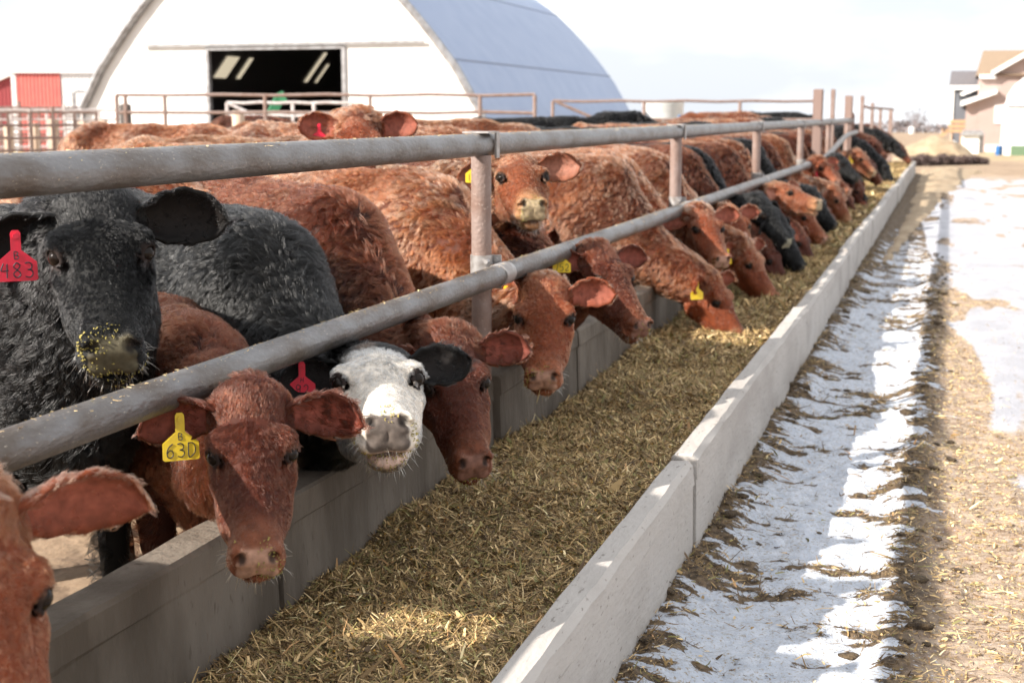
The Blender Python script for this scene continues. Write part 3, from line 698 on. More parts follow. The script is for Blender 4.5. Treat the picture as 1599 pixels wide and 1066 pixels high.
# ---- inner curb with gaps for the posts
POST_Y = [1.0 + 3.656 * k for k in range(0, 7)]
cuts = [-1.2] + sorted([y for y in POST_Y if y > 1] + [5.80, 2.75 + .2, 9.6, 13.5, 17.2, 21]) + [26, 30, 34.3]
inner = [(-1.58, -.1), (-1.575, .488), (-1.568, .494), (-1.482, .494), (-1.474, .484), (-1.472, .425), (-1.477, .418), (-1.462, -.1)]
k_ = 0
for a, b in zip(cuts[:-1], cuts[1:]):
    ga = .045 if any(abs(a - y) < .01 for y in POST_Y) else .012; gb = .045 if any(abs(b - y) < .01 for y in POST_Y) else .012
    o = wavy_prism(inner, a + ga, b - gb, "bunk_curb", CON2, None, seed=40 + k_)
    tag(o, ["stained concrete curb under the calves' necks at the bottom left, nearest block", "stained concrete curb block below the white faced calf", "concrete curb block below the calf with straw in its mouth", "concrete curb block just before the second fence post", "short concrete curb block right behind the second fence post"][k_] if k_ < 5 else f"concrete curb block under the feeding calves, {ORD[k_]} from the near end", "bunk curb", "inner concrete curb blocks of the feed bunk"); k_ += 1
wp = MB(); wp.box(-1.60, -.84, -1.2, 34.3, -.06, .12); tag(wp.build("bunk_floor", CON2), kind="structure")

# ---- silage in the bunk
def feed_h(X, Y):
    t = (X + 1.47) / .65
    return .235 + .045 * t + .11 * (fbm2(X * 2.6, Y * 1.9, 51, 4) - .5) + .020 * (fbm2(X * 13, Y * 11, 55, 3) - .5) + .035 * np.exp(-((t - .55) / .3) ** 2) * np.interp(Y, [6, 12], [0, 1])
FEED = mat("chopped_silage", (.13, .095, .045), rough=.95, col2=(.24, .18, .085), nscale=30, lo=.35, hi=.62, col3=(.05, .035, .02), n3=70, lo3=.5, hi3=.62, bump=2.0, bscale=90)
def feed():
    ys = np.concatenate([np.arange(1.2, 9, .02), np.arange(9, 34.3, .06)]); xs = np.linspace(-1.478, -.80, 40); n = 40
    X, Y = np.meshgrid(xs, ys); x, y = X.ravel(), Y.ravel(); V = np.stack([x, y, feed_h(x, y)], 1)
    j, i = np.meshgrid(np.arange(len(ys) - 1), np.arange(n - 1), indexing='ij'); a = (j * n + i).ravel(); Q = np.stack([a, a + 1, a + 1 + n, a + n], 1)
    return V, Q
PAL = np.array([[.25, .18, .085], [.15, .105, .052], [.42, .31, .155], [.60, .47, .26], [.17, .165, .065], [.28, .25, .10], [.09, .062, .036], [.70, .58, .36], [.38, .23, .11]])
def chip_mat():
    m = bpy.data.materials.new("straw_chips"); m.use_nodes = True; a = m.node_tree.nodes.new("ShaderNodeAttribute"); a.attribute_name = "chip_colour"
    b = m.node_tree.nodes["Principled BSDF"]; m.node_tree.links.new(a.outputs['Color'], b.inputs['Base Color']); b.inputs['Roughness'].default_value = .75; return m
CHIP = chip_mat()
def chips(P, L, Wd, pw, tilt, r, lift=.004):
    """flat bent blades: P base points; returns V, Q, C"""
    n = len(P); th = r.uniform(0, 2 * np.pi, n); ph = r.normal(0, tilt, n)
    d = np.stack([np.cos(th) * np.cos(ph), np.sin(th) * np.cos(ph), np.abs(np.sin(ph))], 1)
    up = unit(np.stack([r.normal(0, .5, n), r.normal(0, .5, n), np.ones(n)], 1)); s = unit(np.cross(d, up)); nn = np.cross(s, d)
    L = L[:, None]; Wd = Wd[:, None]; k = r.normal(0, .12, n)[:, None]
    base = P + np.array([0, 0, 1.0]) * (lift * r.random(n))[:, None]
    rows = [base - s * Wd * .5, base + s * Wd * .5, base + d * L * .5 + nn * L * k + s * Wd * .5, base + d * L * .5 + nn * L * k - s * Wd * .5, base + d * L + s * Wd * .22 + nn * L * k * .3, base + d * L - s * Wd * .22 + nn * L * k * .3]
    V = np.stack(rows, 1).reshape(-1, 3); a = np.arange(n)[:, None] * 6
    Q = np.concatenate([a + [[0, 1, 2, 3]], a + [[3, 2, 4, 5]]]); c = PAL[r.choice(len(PAL), n, p=pw)] * [1.15, 1.06, .95] * r.uniform(.75, 1.5, (n, 1))
    return V, Q, np.repeat(np.concatenate([np.clip(c, 0, 1), np.ones((n, 1))], 1), 6, 0)
def feed_all():
    r = np.random.default_rng(12); V, Q = feed(); sets = []
    for (y0, y1, n, lm, wm) in ((1.3, 6.5, 125000, .020, .0026), (6.5, 12, 50000, .026, .0038), (12, 34, 45000, .045, .009)):
        x = r.uniform(-1.475, -.815, n); y = r.uniform(y0, y1, n); L = r.lognormal(math.log(lm), .5, n).clip(.004, .09); W_ = (r.lognormal(math.log(wm), .45, n)).clip(.0008, .014)
        big = r.random(n) < .03; W_[big] *= 3; L[big] *= .9
        sets.append(chips(np.stack([x, y, feed_h(x, y)], 1), L, W_, [.23, .20, .16, .10, .09, .07, .10, .03, .02], .35, r, .012))
    # maize kernels and cob bits
    Vs, Qs, Cs = [V], [Q], [np.tile([.20, .145, .07, 1], (len(V), 1))]; n = len(V)
    for a, b, c in sets: Vs.append(a); Qs.append(b + n); Cs.append(c); n += len(a)
    m = 900; x = r.uniform(-1.46, -.83, m); y = r.uniform(1.5, 8, m); s = .0038
    o = np.array([[1, 0, 0], [0, 1, 0], [-1, 0, 0], [0, -1, 0], [0, 0, 1], [0, 0, -1]]) * s
    kv = (np.stack([x, y, feed_h(x, y) + .010], 1)[:, None] + o[None] * r.uniform(.7, 1.3, (m, 6, 1))).reshape(-1, 3); a = np.arange(m)[:, None] * 6
    T = np.concatenate([a + [[i, (i + 1) % 4, 4]] for i in range(4)] + [a + [[(i + 1) % 4, i, 5]] for i in range(4)])
    mesh = mesh_np("silage_feed", np.concatenate(Vs + [kv]), [np.concatenate(Qs), T + n], CHIP, smooth=False, attrs={'chip_colour': np.concatenate(Cs + [np.repeat(np.concatenate([np.array([[.62, .34, .06]]) * r.uniform(.7, 1.1, (m, 1)), np.ones((m, 1))], 1), 6, 0)])})
    tag(mesh, "chopped olive and straw coloured silage with maize kernels filling the bunk", kind="stuff")
feed_all()
def litter():
    r = np.random.default_rng(5); out = []
    # straw and dung bits on the verge: dense where there is no snow
    n = 240000; x = r.uniform(-.73, 1.3, n); y = r.uniform(2.6, 15, n) ** 1.0; sm = snow_mask(x, y); pm = pad_mask(x, y)
    keep = r.random(n) < np.where(sm > .5, .035, .75) * np.where(pm > .5, .06, 1) * np.interp(y, [3, 7, 15], [1, .6, .3])
    x, y = x[keep], y[keep]; n = len(x); right = x > -.02
    L = r.lognormal(math.log(.018), .6, n).clip(.004, .12); W_ = r.lognormal(math.log(.0028), .5, n).clip(.001, .012)
    P = np.stack([x, y, verge_height(x, y)], 1)
    a, b = right, ~right
    out.append(chips(P[b], L[b], W_[b], [.22, .30, .10, .04, .06, .04, .21, .01, .02], .3, r, .01))
    out.append(chips(P[a], L[a] * .75, W_[a] * 1.0, [.20, .10, .24, .18, .02, .03, .06, .11, .06], .15, r, .006))
    Vs, Qs, Cs, n = [], [], [], 0
    for v, q, c in out: Vs.append(v); Qs.append(q + n); Cs.append(c); n += len(v)
    tag(mesh_np("straw_litter", np.concatenate(Vs), np.concatenate(Qs), CHIP, attrs={'chip_colour': np.concatenate(Cs)}), "loose straw and dark feed scraps scattered over the snow and mud", kind="stuff")
    # clods
    import bmesh
    bm = bmesh.new(); bmesh.ops.create_icosphere(bm, subdivisions=2, radius=1); iv = np.array([v.co[:] for v in bm.verts]); it = np.array([[v.index for v in f.verts] for f in bm.faces]); bm.free()
    m = 900; x = r.uniform(-.72, .1, m); x = np.where(r.random(m) < .6, r.normal(-.08, .07, m), x); x = np.where(r.random(m) < .25, r.uniform(-.73, -.62, m), x); y = r.uniform(3, 15, m)
    ok = r.random(m) < np.where(snow_mask(x, y) > .5, .06, .8); x, y = x[ok], y[ok]; m = len(x); s = r.lognormal(math.log(.009), .55, m).clip(.003, .03)
    V = []
    for i in range(m):
        d = 1 + .36 * wavenoise(iv + i * 3.1, 2.6, i % 17, 4); V.append(iv * d[:, None] * s[i] * [1.3, 1.0, .5] + [x[i], y[i], float(verge_height(x[i:i + 1], y[i:i + 1])[0]) + s[i] * .15])
    T = np.concatenate([it + i * len(iv) for i in range(m)])
    tag(mesh_np("dung_clods", np.concatenate(V), T, mat("dung", (.060, .040, .024), rough=.95, col2=(.13, .09, .05), nscale=60, bump=1.5, bscale=160), smooth=False), "small dark clods of dung and frozen feed on the snowy verge", kind="stuff")
litter()

# ---- pipe fence
PIPE = mat("weathered_galvanised_pipe", (.20, .195, .195), rough=.40, metal=.45, col2=(.115, .092, .075), nscale=14, lo=.40, hi=.66, col3=(.40, .35, .28), n3=210, lo3=.66, hi3=.72, bump=.35, bscale=90, stretch=(1, .4, 1))
RUSTP = mat("pinkish_rusty_pipe", (.27, .20, .175), rough=.65, metal=.15, col2=(.22, .14, .11), nscale=9, lo=.40, hi=.66, col3=(.40, .32, .28), n3=90, lo3=.64, hi3=.72, bump=.4, bscale=80)
STEEL = mat("zinc_clamp", (.45, .43, .42), rough=.45, metal=.5, col2=(.30, .27, .25), nscale=30)
fence = thing("bunk_fence", "galvanised two rail pipe fence above the concrete curb with calves' heads through it", "fence", (-1.53, 1.0, 0))
FX = -1.53
def fbuild(mb, name, m, smooth=True, parent=fence):
    o = mb.build(name, m, parent, smooth)
    if parent is fence: o.location = (1.53, -1.0, 0)
    return o
ZT, ZL = 1.296, .855; RX = FX + .05
mb = MB(); mb.tube([(RX - .05, -1.5, ZT), (RX - .05, 23.7, ZT)], .0385, 24); fbuild(mb, "top_rail", PIPE)
mb = MB(); zz = [(-1.5, ZL), (17.0, ZL), (18.2, ZL + .02), (20.0, ZL + .13), (21.4, ZL + .22), (22.2, ZL + .24), (24.0, ZL + .25)]
mb.tube([(RX + .022, y, z) for y, z in zz], .036, 24); fbuild(mb, "lower_rail", PIPE)
for i, y in enumerate(POST_Y):
    mb = MB(); mb.tube([(FX, y, -.1), (FX, y, ZT - .036)], .0345, 20); po = fbuild(mb, "post", RUSTP)
    mb = MB()   # strap over the top rail
    mb.box(FX - .046, FX + .046, y - .062, y + .062, ZT + .0395, ZT + .045); mb.box(FX + .0395, FX + .047, y + .028, y + .062, ZT - .045, ZT + .0394); mb.box(FX - .047, FX - .0395, y + .028, y + .062, ZT - .045, ZT + .0394)
    fbuild(mb, "top_bracket", STEEL, False)
    if y < 19:
        mb = MB(); mb.tube([(FX, y, ZL - .055), (FX, y, ZL + .065)], .0385, 20); mb.box(FX - .004, FX + .060, y + .034, y + .042, ZL + .030, ZL + .062); mb.box(FX - .004, FX + .060, y + .034, y + .042, ZL - .055, ZL - .030)
        mb.tube([(RX + .022, y - .055, ZL), (RX + .022, y + .055, ZL)], .0395, 24)
        for dz in (.045, -.043): mb.tube([(FX + .045, y + .026, ZL + dz), (FX + .045, y + .056, ZL + dz)], .008, 6); mb.tube([(FX + .030, y - .046, ZL + dz), (FX + .030, y - .020, ZL + dz)], .008, 6)
        fbuild(mb, "rail_clamp", STEEL)
for y in (5.55, 8.85, 13.0):
    mb = MB(); mb.tube([(RX + .022, y - .004, ZL), (RX + .022, y + .004, ZL)], .0375, 24); fbuild(mb, "weld_seam", STEEL)
mb = MB(); mb.box(FX - .06, FX + .03, 24.0, 24.12, .5, 1.42, .02); fbuild(mb, "end_plate", mat("dark_rust", (.10, .055, .045), rough=.9, col2=(.17, .09, .07), nscale=14))

def rail_chaff():
    r = np.random.default_rng(77); n = 2600; y = r.uniform(1.2, 9, n); top = r.random(n) < .5; th = r.normal(0, .42, n); R0 = np.where(top, .0388, .0363); cx_ = np.where(top, FX, RX + .022); cz_ = np.where(top, ZT, ZL)
    P = np.stack([cx_ + R0 * np.sin(th), y, cz_ + R0 * np.cos(th)], 1); v, q, c_ = chips(P, r.lognormal(math.log(.006), .5, n).clip(.002, .02), r.uniform(.0008, .002, n), [.1, .02, .2, .3, .03, .05, 0, .28, .02], .05, r, .0008)
    tag(mesh_np("rail_chaff", v, q, CHIP, attrs={'chip_colour': c_}), "pale flecks of chaff lying on top of the pipe rails", kind="stuff")
rail_chaff()
WOOD = mat("weathered_timber", (.24, .165, .14), rough=.9, col2=(.14, .09, .07), nscale=6, lo=.4, hi=.65, bump=.8, bscale=20, stretch=(1, 1, .12))
WOODP = mat("pale_timber", (.58, .46, .36), rough=.9, col2=(.40, .29, .21), nscale=6, lo=.4, hi=.65, bump=.8, bscale=20, stretch=(1, 1, .12))
WOODD = mat("blackened_timber", (.07, .06, .055), rough=.9, col2=(.15, .12, .10), nscale=8, lo=.45, hi=.7, bump=.8, bscale=20, stretch=(1, 1, .12))
tall = [(208, 17.3, 140, .115), (185, 19.4, 140, .06), (160, 22.5, 150, .12), (139, 25.9, 150, .07), (123, 29.2, 161, .07), (110, 32.7, 168, .07), (94, 37.0, 170, .10)]
for i, (off, d, ytop, w) in enumerate(tall):
    p = at(VPX - off, 178, d); zt = EYE + (178 - ytop) * d / F_PX; mb = MB(); mb.box(-w / 2, w / 2, -w / 2, w / 2, -.1, zt, .008)
    o = mb.build("fence_post", WOOD if w > .1 else RUSTP); o.location = (p[0] + .0, p[1], float(zground(p[1])) if p[1] > 36 else 0)
    tag(o, ["thick square timber post, tallest and nearest beyond the calves", "slim tall post just right of the thickest timber post", "thick flat topped timber post, third of the tall posts", "slim post, fourth of the tall posts at the bunk", "slim brown post, fifth of the tall posts at the bunk", "slim brown post, sixth of the tall posts at the bunk", "brown corner post at the far end of the row of tall posts"][i], "post", "tall posts beyond the pipe fence")
def pipe_panel(name, label, pts, rails, posts, r, m, group, gz=0, extra=()):
    """pts: two (x,y) ends; rails: heights; posts: fractions along"""
    a, b = np.array([*pts[0], gz]), np.array([*pts[1], gz]); t = thing(name, label, "fence", tuple(a), 0, group); d = b - a
    for h in rails:
        mb = MB(); n = 9; s = np.linspace(0, 1, n); P = np.array([d * q + [0, 0, h + .012 * math.sin(q * 23 + h * 9)] for q in s]); mb.tube(P, r, 8); mb.build("rail", m, t, True)
    for q in posts:
        f_, top = q if isinstance(q, tuple) else (q, max(rails)); mb = MB(); mb.tube([d * f_ + [0, 0, -.1], d * f_ + [0, 0, top]], r * 1.25, 8); mb.build("post", m, t, True)
    for (f1, h1, f2, h2) in extra: mb = MB(); mb.tube([d * f1 + [0, 0, h1], d * f2 + [0, 0, h2]], r * 1.1, 8); mb.build("brace", m, t, True)
    return t
def xy(px, d): p = at(px, 178, d); return (p[0], p[1])
def hz(py, d): return EYE + (178 - py) * d / F_PX
# rail linking the far tall posts
a = at(1346, 178, 25.9); b = at(1391, 178, 37)
pipe_panel("pipe_fence", "thin pipe rail joining the tall posts at the far end of the bunk", ((a[0] + .06, a[1]), (b[0] + .06, b[1])), (hz(168, 25.9),), (), .028, RUSTP, None)
# corral in front of the barn
D = 26.0
pipe_panel("pipe_fence", "long rusty pink pipe fence with four rails before the barn door", (xy(183, D), xy(835, D)), [hz(v, D) for v in (149, 176, 203, 230)], [0, .021, .115, .355, .606, .869, 1.0], .030, RUSTP, "rusty corral fences")
D = 31.0
pipe_panel("pipe_fence", "rusty pipe gate with a diagonal brace right of the barn", (xy(863, D), xy(1275, D)), [hz(158.5, D), hz(187, D)], [0, .346, .709, 1], .030, RUSTP, "rusty corral fences", extra=((.01, hz(159, D), .152, hz(184, D)),))
D = 33.0
GALV = mat("white_galvanised_pipe", (.62, .58, .56), rough=.5, col2=(.48, .42, .40), nscale=10)
pipe_panel("pipe_gate", "pale galvanised gate with crossed braces in the barn doorway", (xy(355, D), xy(560, D)), [hz(v, D) for v in (161, 181, 200, 219)], [0, .5, 1, .66], .035, GALV, None, extra=((0, hz(161, D), .28, hz(188, D)), (1, hz(161, D), .45, hz(219, D))))
D = 30.0
for (px, py, w, m, lab) in ((372, 173, .26, WOODP, "pale round topped timber post left of the barn doorway"), (597, 181, .26, WOODP, "pale timber post right of the barn doorway"), (196, 163, .24, WOODD, "blackened thick timber post at the left end of the corral fence"), (785, 192, .10, WOODP, "small white stake in front of the barn's blue side")):
    p = at(px, 178, D); mb = MB(); mb.tube([(0, 0, -.1), (0, 0, hz(py, D) - .03), (0, 0, hz(py, D))], [w / 2, w / 2, w / 2 * .85], 12); o = mb.build("timber_post", m, None, True); o.location = (p[0], p[1], 0); tag(o, lab, "post", "timber posts in the corral")
for i, (D, x0, x1, ys, n, lab) in enumerate(((34, -60, 150, (176, 196, 216, 236), 7, "weathered pink pipe fence nearest of the left hand pens"), (40, -40, 182, (172, 187, 202, 217, 230), 9, "pink pipe fence in the middle of the left hand pens"), (47, -30, 178, (168, 182, 196, 210, 222), 8, "farthest thin pipe fence of the left hand pens"))):
    pipe_panel("pipe_fence", lab, (xy(x0, D), xy(x1, D + 1.5)), [hz(v, D) for v in ys], [(q, hz(min(ys) - (10 if (j * 7 + i) % 4 == 0 else 2), D)) for j, q in enumerate(np.linspace(0, 1, n))], .034, [RUSTP, GALV, RUSTP][i], "pipe fences of the left hand pens")
for j, (px, py, D) in enumerate(((12, 196, 37), (52, 192, 38), (82, 186, 36), (128, 190, 38), (160, 188, 37))):
    p = at(px, 178, D); mb = MB(); mb.box(-.11, .11, -.09, .09, -.1, hz(py, D), .02); o = mb.build("timber_post", WOODP); o.location = (p[0], p[1], 0); tag(o, f"squat pale timber post in the left hand pens, {['leftmost','second from the left','third from the left','fourth from the left','rightmost'][j]}", "post", "squat timber posts of the left hand pens")

# ---- hoop barn
WHITE = mat("white_cladding", (.80, .79, .77), rough=.6, col2=(.72, .71, .69), nscale=2)
BLUE = mat("blue_grey_roof_sheet", (.25, .325, .49), rough=.45, col2=(.30, .375, .53), nscale=1.2, lo=.3, hi=.7, spec=.4, bump=.3, bscale=6)
TRIM = mat("grey_metal_trim", (.33, .33, .34), rough=.5, metal=.3, col2=(.22, .21, .21), nscale=5)
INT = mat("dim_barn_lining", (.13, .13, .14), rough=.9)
barn = thing("hoop_barn", "white fronted hoop barn with a dark open doorway and blue grey curved roof", "barn", (-20.8, 42, 0))
zs = np.array([0, .7, 1.4, 1.9, 2.8, 3.6, 4.05, 4.6, 5.1, 5.6, 6.05, 6.45, 6.8, 7.05, 7.15, 7.2]); ws = np.array([7.2, 7.12, 6.98, 6.68, 6.15, 5.52, 5.15, 4.66, 4.18, 3.66, 3.1, 2.5, 1.8, 1.0, .5, 0])
arch = [(w, z) for w, z in zip(ws, zs)] + [(-w, z) for w, z in list(zip(ws, zs))[-2::-1]]     # right foot, over, left foot
dl, dr, dh = -2.25, 2.42, 3.42
mb = MB()
def gable(mb, y, door=True):
    A = np.array(arch)
    # vertical strips between heights
    zc = sorted(set(list(zs) + [dh])); w = lambda z: float(np.interp(z, zs, ws))
    for z0, z1 in zip(zc[:-1], zc[1:]):
        if door and z1 <= dh + 1e-6:
            mb.add([(-w(z0), y, z0), (dl, y, z0), (dl, y, z1), (-w(z1), y, z1)], [(0, 1, 2, 3)]); mb.add([(dr, y, z0), (w(z0), y, z0), (w(z1), y, z1), (dr, y, z1)], [(0, 1, 2, 3)])
        else: mb.add([(-w(z0), y, z0), (w(z0), y, z0), (w(z1), y, z1), (-w(z1), y, z1)], [(0, 1, 2, 3)])
gable(mb, 0); mb.build("front_wall", WHITE, barn)
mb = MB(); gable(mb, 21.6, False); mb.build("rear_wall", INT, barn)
LN = 21.6
def shell(off, m, name, y0, y1, skip=()):
    A = np.array(arch); T = np.gradient(A, axis=0); N_ = np.stack([T[:, 1], -T[:, 0]], 1); N_ /= np.linalg.norm(N_, axis=1)[:, None]; A = A + N_ * off; V = []; Q = []; n = len(A)
    for y in (y0, y1): V += [(p[0], y, p[1]) for p in A]
    for i in range(n - 1):
        if i not in skip: Q.append((i, i + 1, i + 1 + n, i + n))
    mb = MB(); mb.add(V, Q); return mb.build(name, m, barn, True)
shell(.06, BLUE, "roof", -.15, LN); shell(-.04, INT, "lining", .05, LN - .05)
mb = MB(); A = np.array(arch); Pt = [(p[0] * 1.012, -.16, p[1] * 1.012) for p in A]; mb.tube(Pt, .13, 6); mb.build("arch_trim", TRIM, barn, True)
for zq in (3.05, 5.75, 6.9):
    w = float(np.interp(zq, zs, ws)); mb = MB(); mb.beam((w + .075, -.1, zq), (w + .075, LN, zq), .03, .09); mb.build("roof_seam", TRIM if zq > 99 else mat("seam_blue", (.22, .27, .38), rough=.6), barn)
mb = MB(); mb.box(dl - .12, dl, -.08, .12, 0, dh); mb.box(dr, dr + .12, -.08, .12, 0, dh); mb.box(dl - .12, dr + .12, -.08, .12, dh, dh + .10); mb.build("door_frame", TRIM, barn)
mb = MB(); mb.box(-4.6, 5.2, -.16, -.10, dh + .13, dh + .22); mb.build("door_track", TRIM, barn)
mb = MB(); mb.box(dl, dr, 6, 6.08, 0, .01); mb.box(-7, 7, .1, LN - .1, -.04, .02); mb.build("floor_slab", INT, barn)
for (x0, y0, x1, y1, z0, z1) in ((-4.9, 6, -4.9, 7.5, 4.25, 4.25), (1.5, 9, 1.9, 11, 6.35, 6.3)): pass
LITP = bpy.data.materials.new("glowing_daylight_panel"); LITP.use_nodes = True; LITP.node_tree.nodes["Principled BSDF"].inputs['Base Color'].default_value = (.8, .75, .6, 1); LITP.node_tree.nodes["Principled BSDF"].inputs['Emission Color'].default_value = (1, .86, .62, 1); LITP.node_tree.nodes["Principled BSDF"].inputs['Emission Strength'].default_value = .30
for (y0, ln, i0, i1) in ((7.2, 1.0, 25, 26), (9.0, .35, 25, 26), (15.2, .35, 24, 26), (16.3, .25, 25, 26)):   # skylight strips in the far slope; emission stands in for daylight through them
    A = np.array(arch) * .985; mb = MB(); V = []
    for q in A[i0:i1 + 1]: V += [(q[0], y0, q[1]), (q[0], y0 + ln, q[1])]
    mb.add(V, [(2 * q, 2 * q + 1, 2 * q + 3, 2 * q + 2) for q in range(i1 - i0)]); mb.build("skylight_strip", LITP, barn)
# green loader arm inside the doorway
GRN = mat("green_paint", (.03, .20, .09), rough=.5)
p0 = at(440, 152, 40); mb = MB(); q0, q1, q2 = at(436, 154, 40) - p0, at(424, 178, 40) - p0, at(428, 205, 40) - p0; mb.beam(at(445, 150, 40) - p0, q0, .22, .3); mb.beam(q0, q1, .2, .26); mb.beam(q1, q2, .18, .22); mb.beam(q2, q2 + [.0, 0, q2[2] * 0 - .9], .3, .3)
o = mb.build("loader_arm", GRN); o.location = p0; tag(o, "bright green bent loader arm standing in the barn doorway", "loader arm")

# ---- red and white shed, dark red barn, left
RED_ = mat("red_corrugated_sheet", (.62, .16, .13), rough=.55, col2=(.56, .14, .12), nscale=3)
DRED_ = mat("dark_red_sheet", (.26, .035, .04), rough=.6)
def ribbed(x0, x1, z0, z1, y, pitch, depth_, top=None):
    n = max(2, int((x1 - x0) / pitch)) ; mb = MB(); xs = np.linspace(x0, x1, n * 4 + 1); dy = np.array([0, 0, -depth_, -depth_]); V = []
    for i, x in enumerate(xs): zt = z1 if top is None else top(x); V += [(x, y + dy[i % 4], z0), (x, y + dy[i % 4], zt)]
    mb.add(V, [(2 * i, 2 * i + 2, 2 * i + 3, 2 * i + 1) for i in range(len(xs) - 1)]); return mb
D = 66.0; p0 = at(28, 178, D); p1 = at(215, 178, D); wd = float(np.linalg.norm(p1 - p0)); ang = math.atan2(p1[1] - p0[1], p1[0] - p0[0]); sc_ = D / F_PX
shed = thing("red_white_shed", "white corrugated shed with a tall red sliding door behind the pens", "shed", (p0[0], p0[1], -.4), ang); H = hz(112, D) + .4
ribbed(0, 2.05, -.1, H - .1, 0, .16, .03).build("sliding_door", RED_, shed); ribbed(2.06, wd, -.1, H - .12, .05, .16, .03).build("wall", WHITE, shed)
mb = MB(); mb.box(-.22, -.01, -.05, .1, -.1, H); mb.build("corner_trim", WHITE, shed); mb = MB(); mb.box(-.25, wd + .1, -.16, .2, H - .1, H + .14); mb.build("roof_edge", mat("shed_roof_white", (.7, .7, .7), rough=.5), shed)
mb = MB(); mb.box(-.2, wd, .4, 8, -.1, H - .05); mb.build("side_walls", WHITE, shed)
mb = MB(); mb.box(2.75, 4.6, -.12, -.04, 0, H - 1.0); dw = mb.build("roller_door", WHITE, shed); mb = MB(); mb.box(2.62, 2.74, -.14, .02, 0, H - .98); mb.box(2.74, 4.6, -.14, .02, H - .99, H - .90); mb.build("door_surround", TRIM, shed)
D = 75.0; p0 = at(-150, 178, D); p1 = at(24, 178, D); wd = float(np.linalg.norm(p1 - p0)); ang = math.atan2(p1[1] - p0[1], p1[0] - p0[0]); H = hz(119, D) + .4
rb = thing("dark_red_barn", "dark red ribbed barn wall at the far left edge", "barn", (p0[0], p0[1], -.4), ang)
ribbed(0, wd, -.1, H, 0, .2, .03, top=lambda x: H - (wd - x) * .42).build("wall", DRED_, rb)
mb = MB(); mb.beam((0, .0, H - wd * .42 + .06), (wd, .0, H + .06), .5, .07); mb.build("roof_edge", WHITE, rb)

# ---- tank and tarp
D = 60; p = at(1035, 178, D); R__ = 32 * D / F_PX; mb = MB(); zt = hz(158, D) + .4; mb.tube([(0, 0, 0), (0, 0, zt - .25), (0, 0, zt - .2), (0, 0, zt)], [R__, R__, R__ * 1.03, R__ * 1.03], 40); o = mb.build("water_tank", mat("pale_tank", (.62, .63, .60), rough=.6, col2=(.70, .70, .68), nscale=2, stretch=(1, 1, 4)), None, True); o.location = (p[0], p[1], -.4); tag(o, "pale round tank behind the pipe gate and the calves' backs", "tank")
p = at(1092, 178, 55); mb = MB(); nn_ = 14; xs = np.linspace(-.75, .75, nn_)
V = [(x, y, (.0 if abs(y) > .7 else 1) * (hz(181, 55) + .33 + .06 * math.sin(x * 7)) ) for x in xs for y in (-.8, -.5, .5, .8)]; mb.add(V, [(i * 4 + k, i * 4 + k + 1, i * 4 + k + 5, i * 4 + k + 4) for i in range(nn_ - 1) for k in range(3)] + [(0, 1, 2, 3), tuple((nn_ - 1) * 4 + k for k in (3, 2, 1, 0))]); o = mb.build("tarped_stack", mat("blue_tarp", (.05, .16, .33), rough=.5), None); o.location = (p[0], p[1], -.35); tag(o, "low stack under a blue tarp seen above the calves", "tarp")

# ---- houses on the right
PINK = mat("pink_siding", (.50, .385, .35), rough=.7, col2=(.47, .36, .325), nscale=1.5)
def siding(m):   # horizontal lap lines as geometry-free bump
    N, L = m.node_tree.nodes, m.node_tree.links; w = N.new("ShaderNodeTexWave"); w.bands_direction = 'Z'; w.inputs['Scale'].default_value = 2.4; w.wave_profile = 'SAW'; t = N.new("ShaderNodeTexCoord"); L.new(t.outputs['Object'], w.inputs[0])
    b = N.new("ShaderNodeBump"); b.inputs['Distance'].default_value = .03; L.new(w.outputs[1], b.inputs['Height']); L.new(b.outputs[0], N["Principled BSDF"].inputs['Normal'])
siding(PINK)
SHING = mat("tan_shingles", (.30, .215, .145), rough=.9, col2=(.25, .18, .12), nscale=9, bump=.5, bscale=20)
DSH = mat("dark_shingles", (.13, .12, .13), rough=.9, col2=(.18, .165, .17), nscale=9, bump=.5, bscale=20)
D = 70.0; ZB = -.42
def local_frame(px, D):
    p = at(px, 178, D); return np.array([p[0], p[1], 0]), 0.0
k = D / F_PX; U = lambda px: (px - 1540) * .955 * k; Zp = lambda py: hz(py, D) - ZB
hp, ha = local_frame(1540, D)
house = thing("pink_house", "pink sided house with tan shingle roof and white fascia", "house", (hp[0], hp[1], ZB), ha)
xl, xm = U(1509), U(1536)
mb = MB(); mb.prism([(U(1527), -.1), (U(1720), -.1), (U(1720), Zp(92)), (U(1640), Zp(62)), (U(1549), Zp(114)), (U(1527), Zp(124))], 0, .3, 'y'); mb.prism([(U(1527), -.1), (U(1720), -.1), (U(1720), Zp(124)), (U(1527), Zp(124))], .301, 9, 'y'); mb.build("wall", PINK, house)
mb = MB(); mb.prism([(xl, -.1), (U(1526.9), -.1), (U(1526.9), Zp(150)), (xl, Zp(159))], .05, 6, 'y'); mb.build("side_wing", PINK, house)
mb = MB(); mb.prism([(U(1500), Zp(158)), (U(1555), Zp(141)), (U(1555), Zp(147)), (U(1500), Zp(166))], -.5, 6.3, 'y'); mb.build("wing_roof", WHITE, house)
mb = MB(); mb.prism([(U(1544), Zp(113)), (U(1640), Zp(58)), (U(1640), Zp(66)), (U(1546), Zp(119))], -.5, .1, 'y'); mb.prism([(U(1526), Zp(118)), (U(1552), Zp(118)), (U(1552), Zp(124)), (U(1526), Zp(124))], -.35, 0, 'y'); mb.build("fascia", WHITE, house)
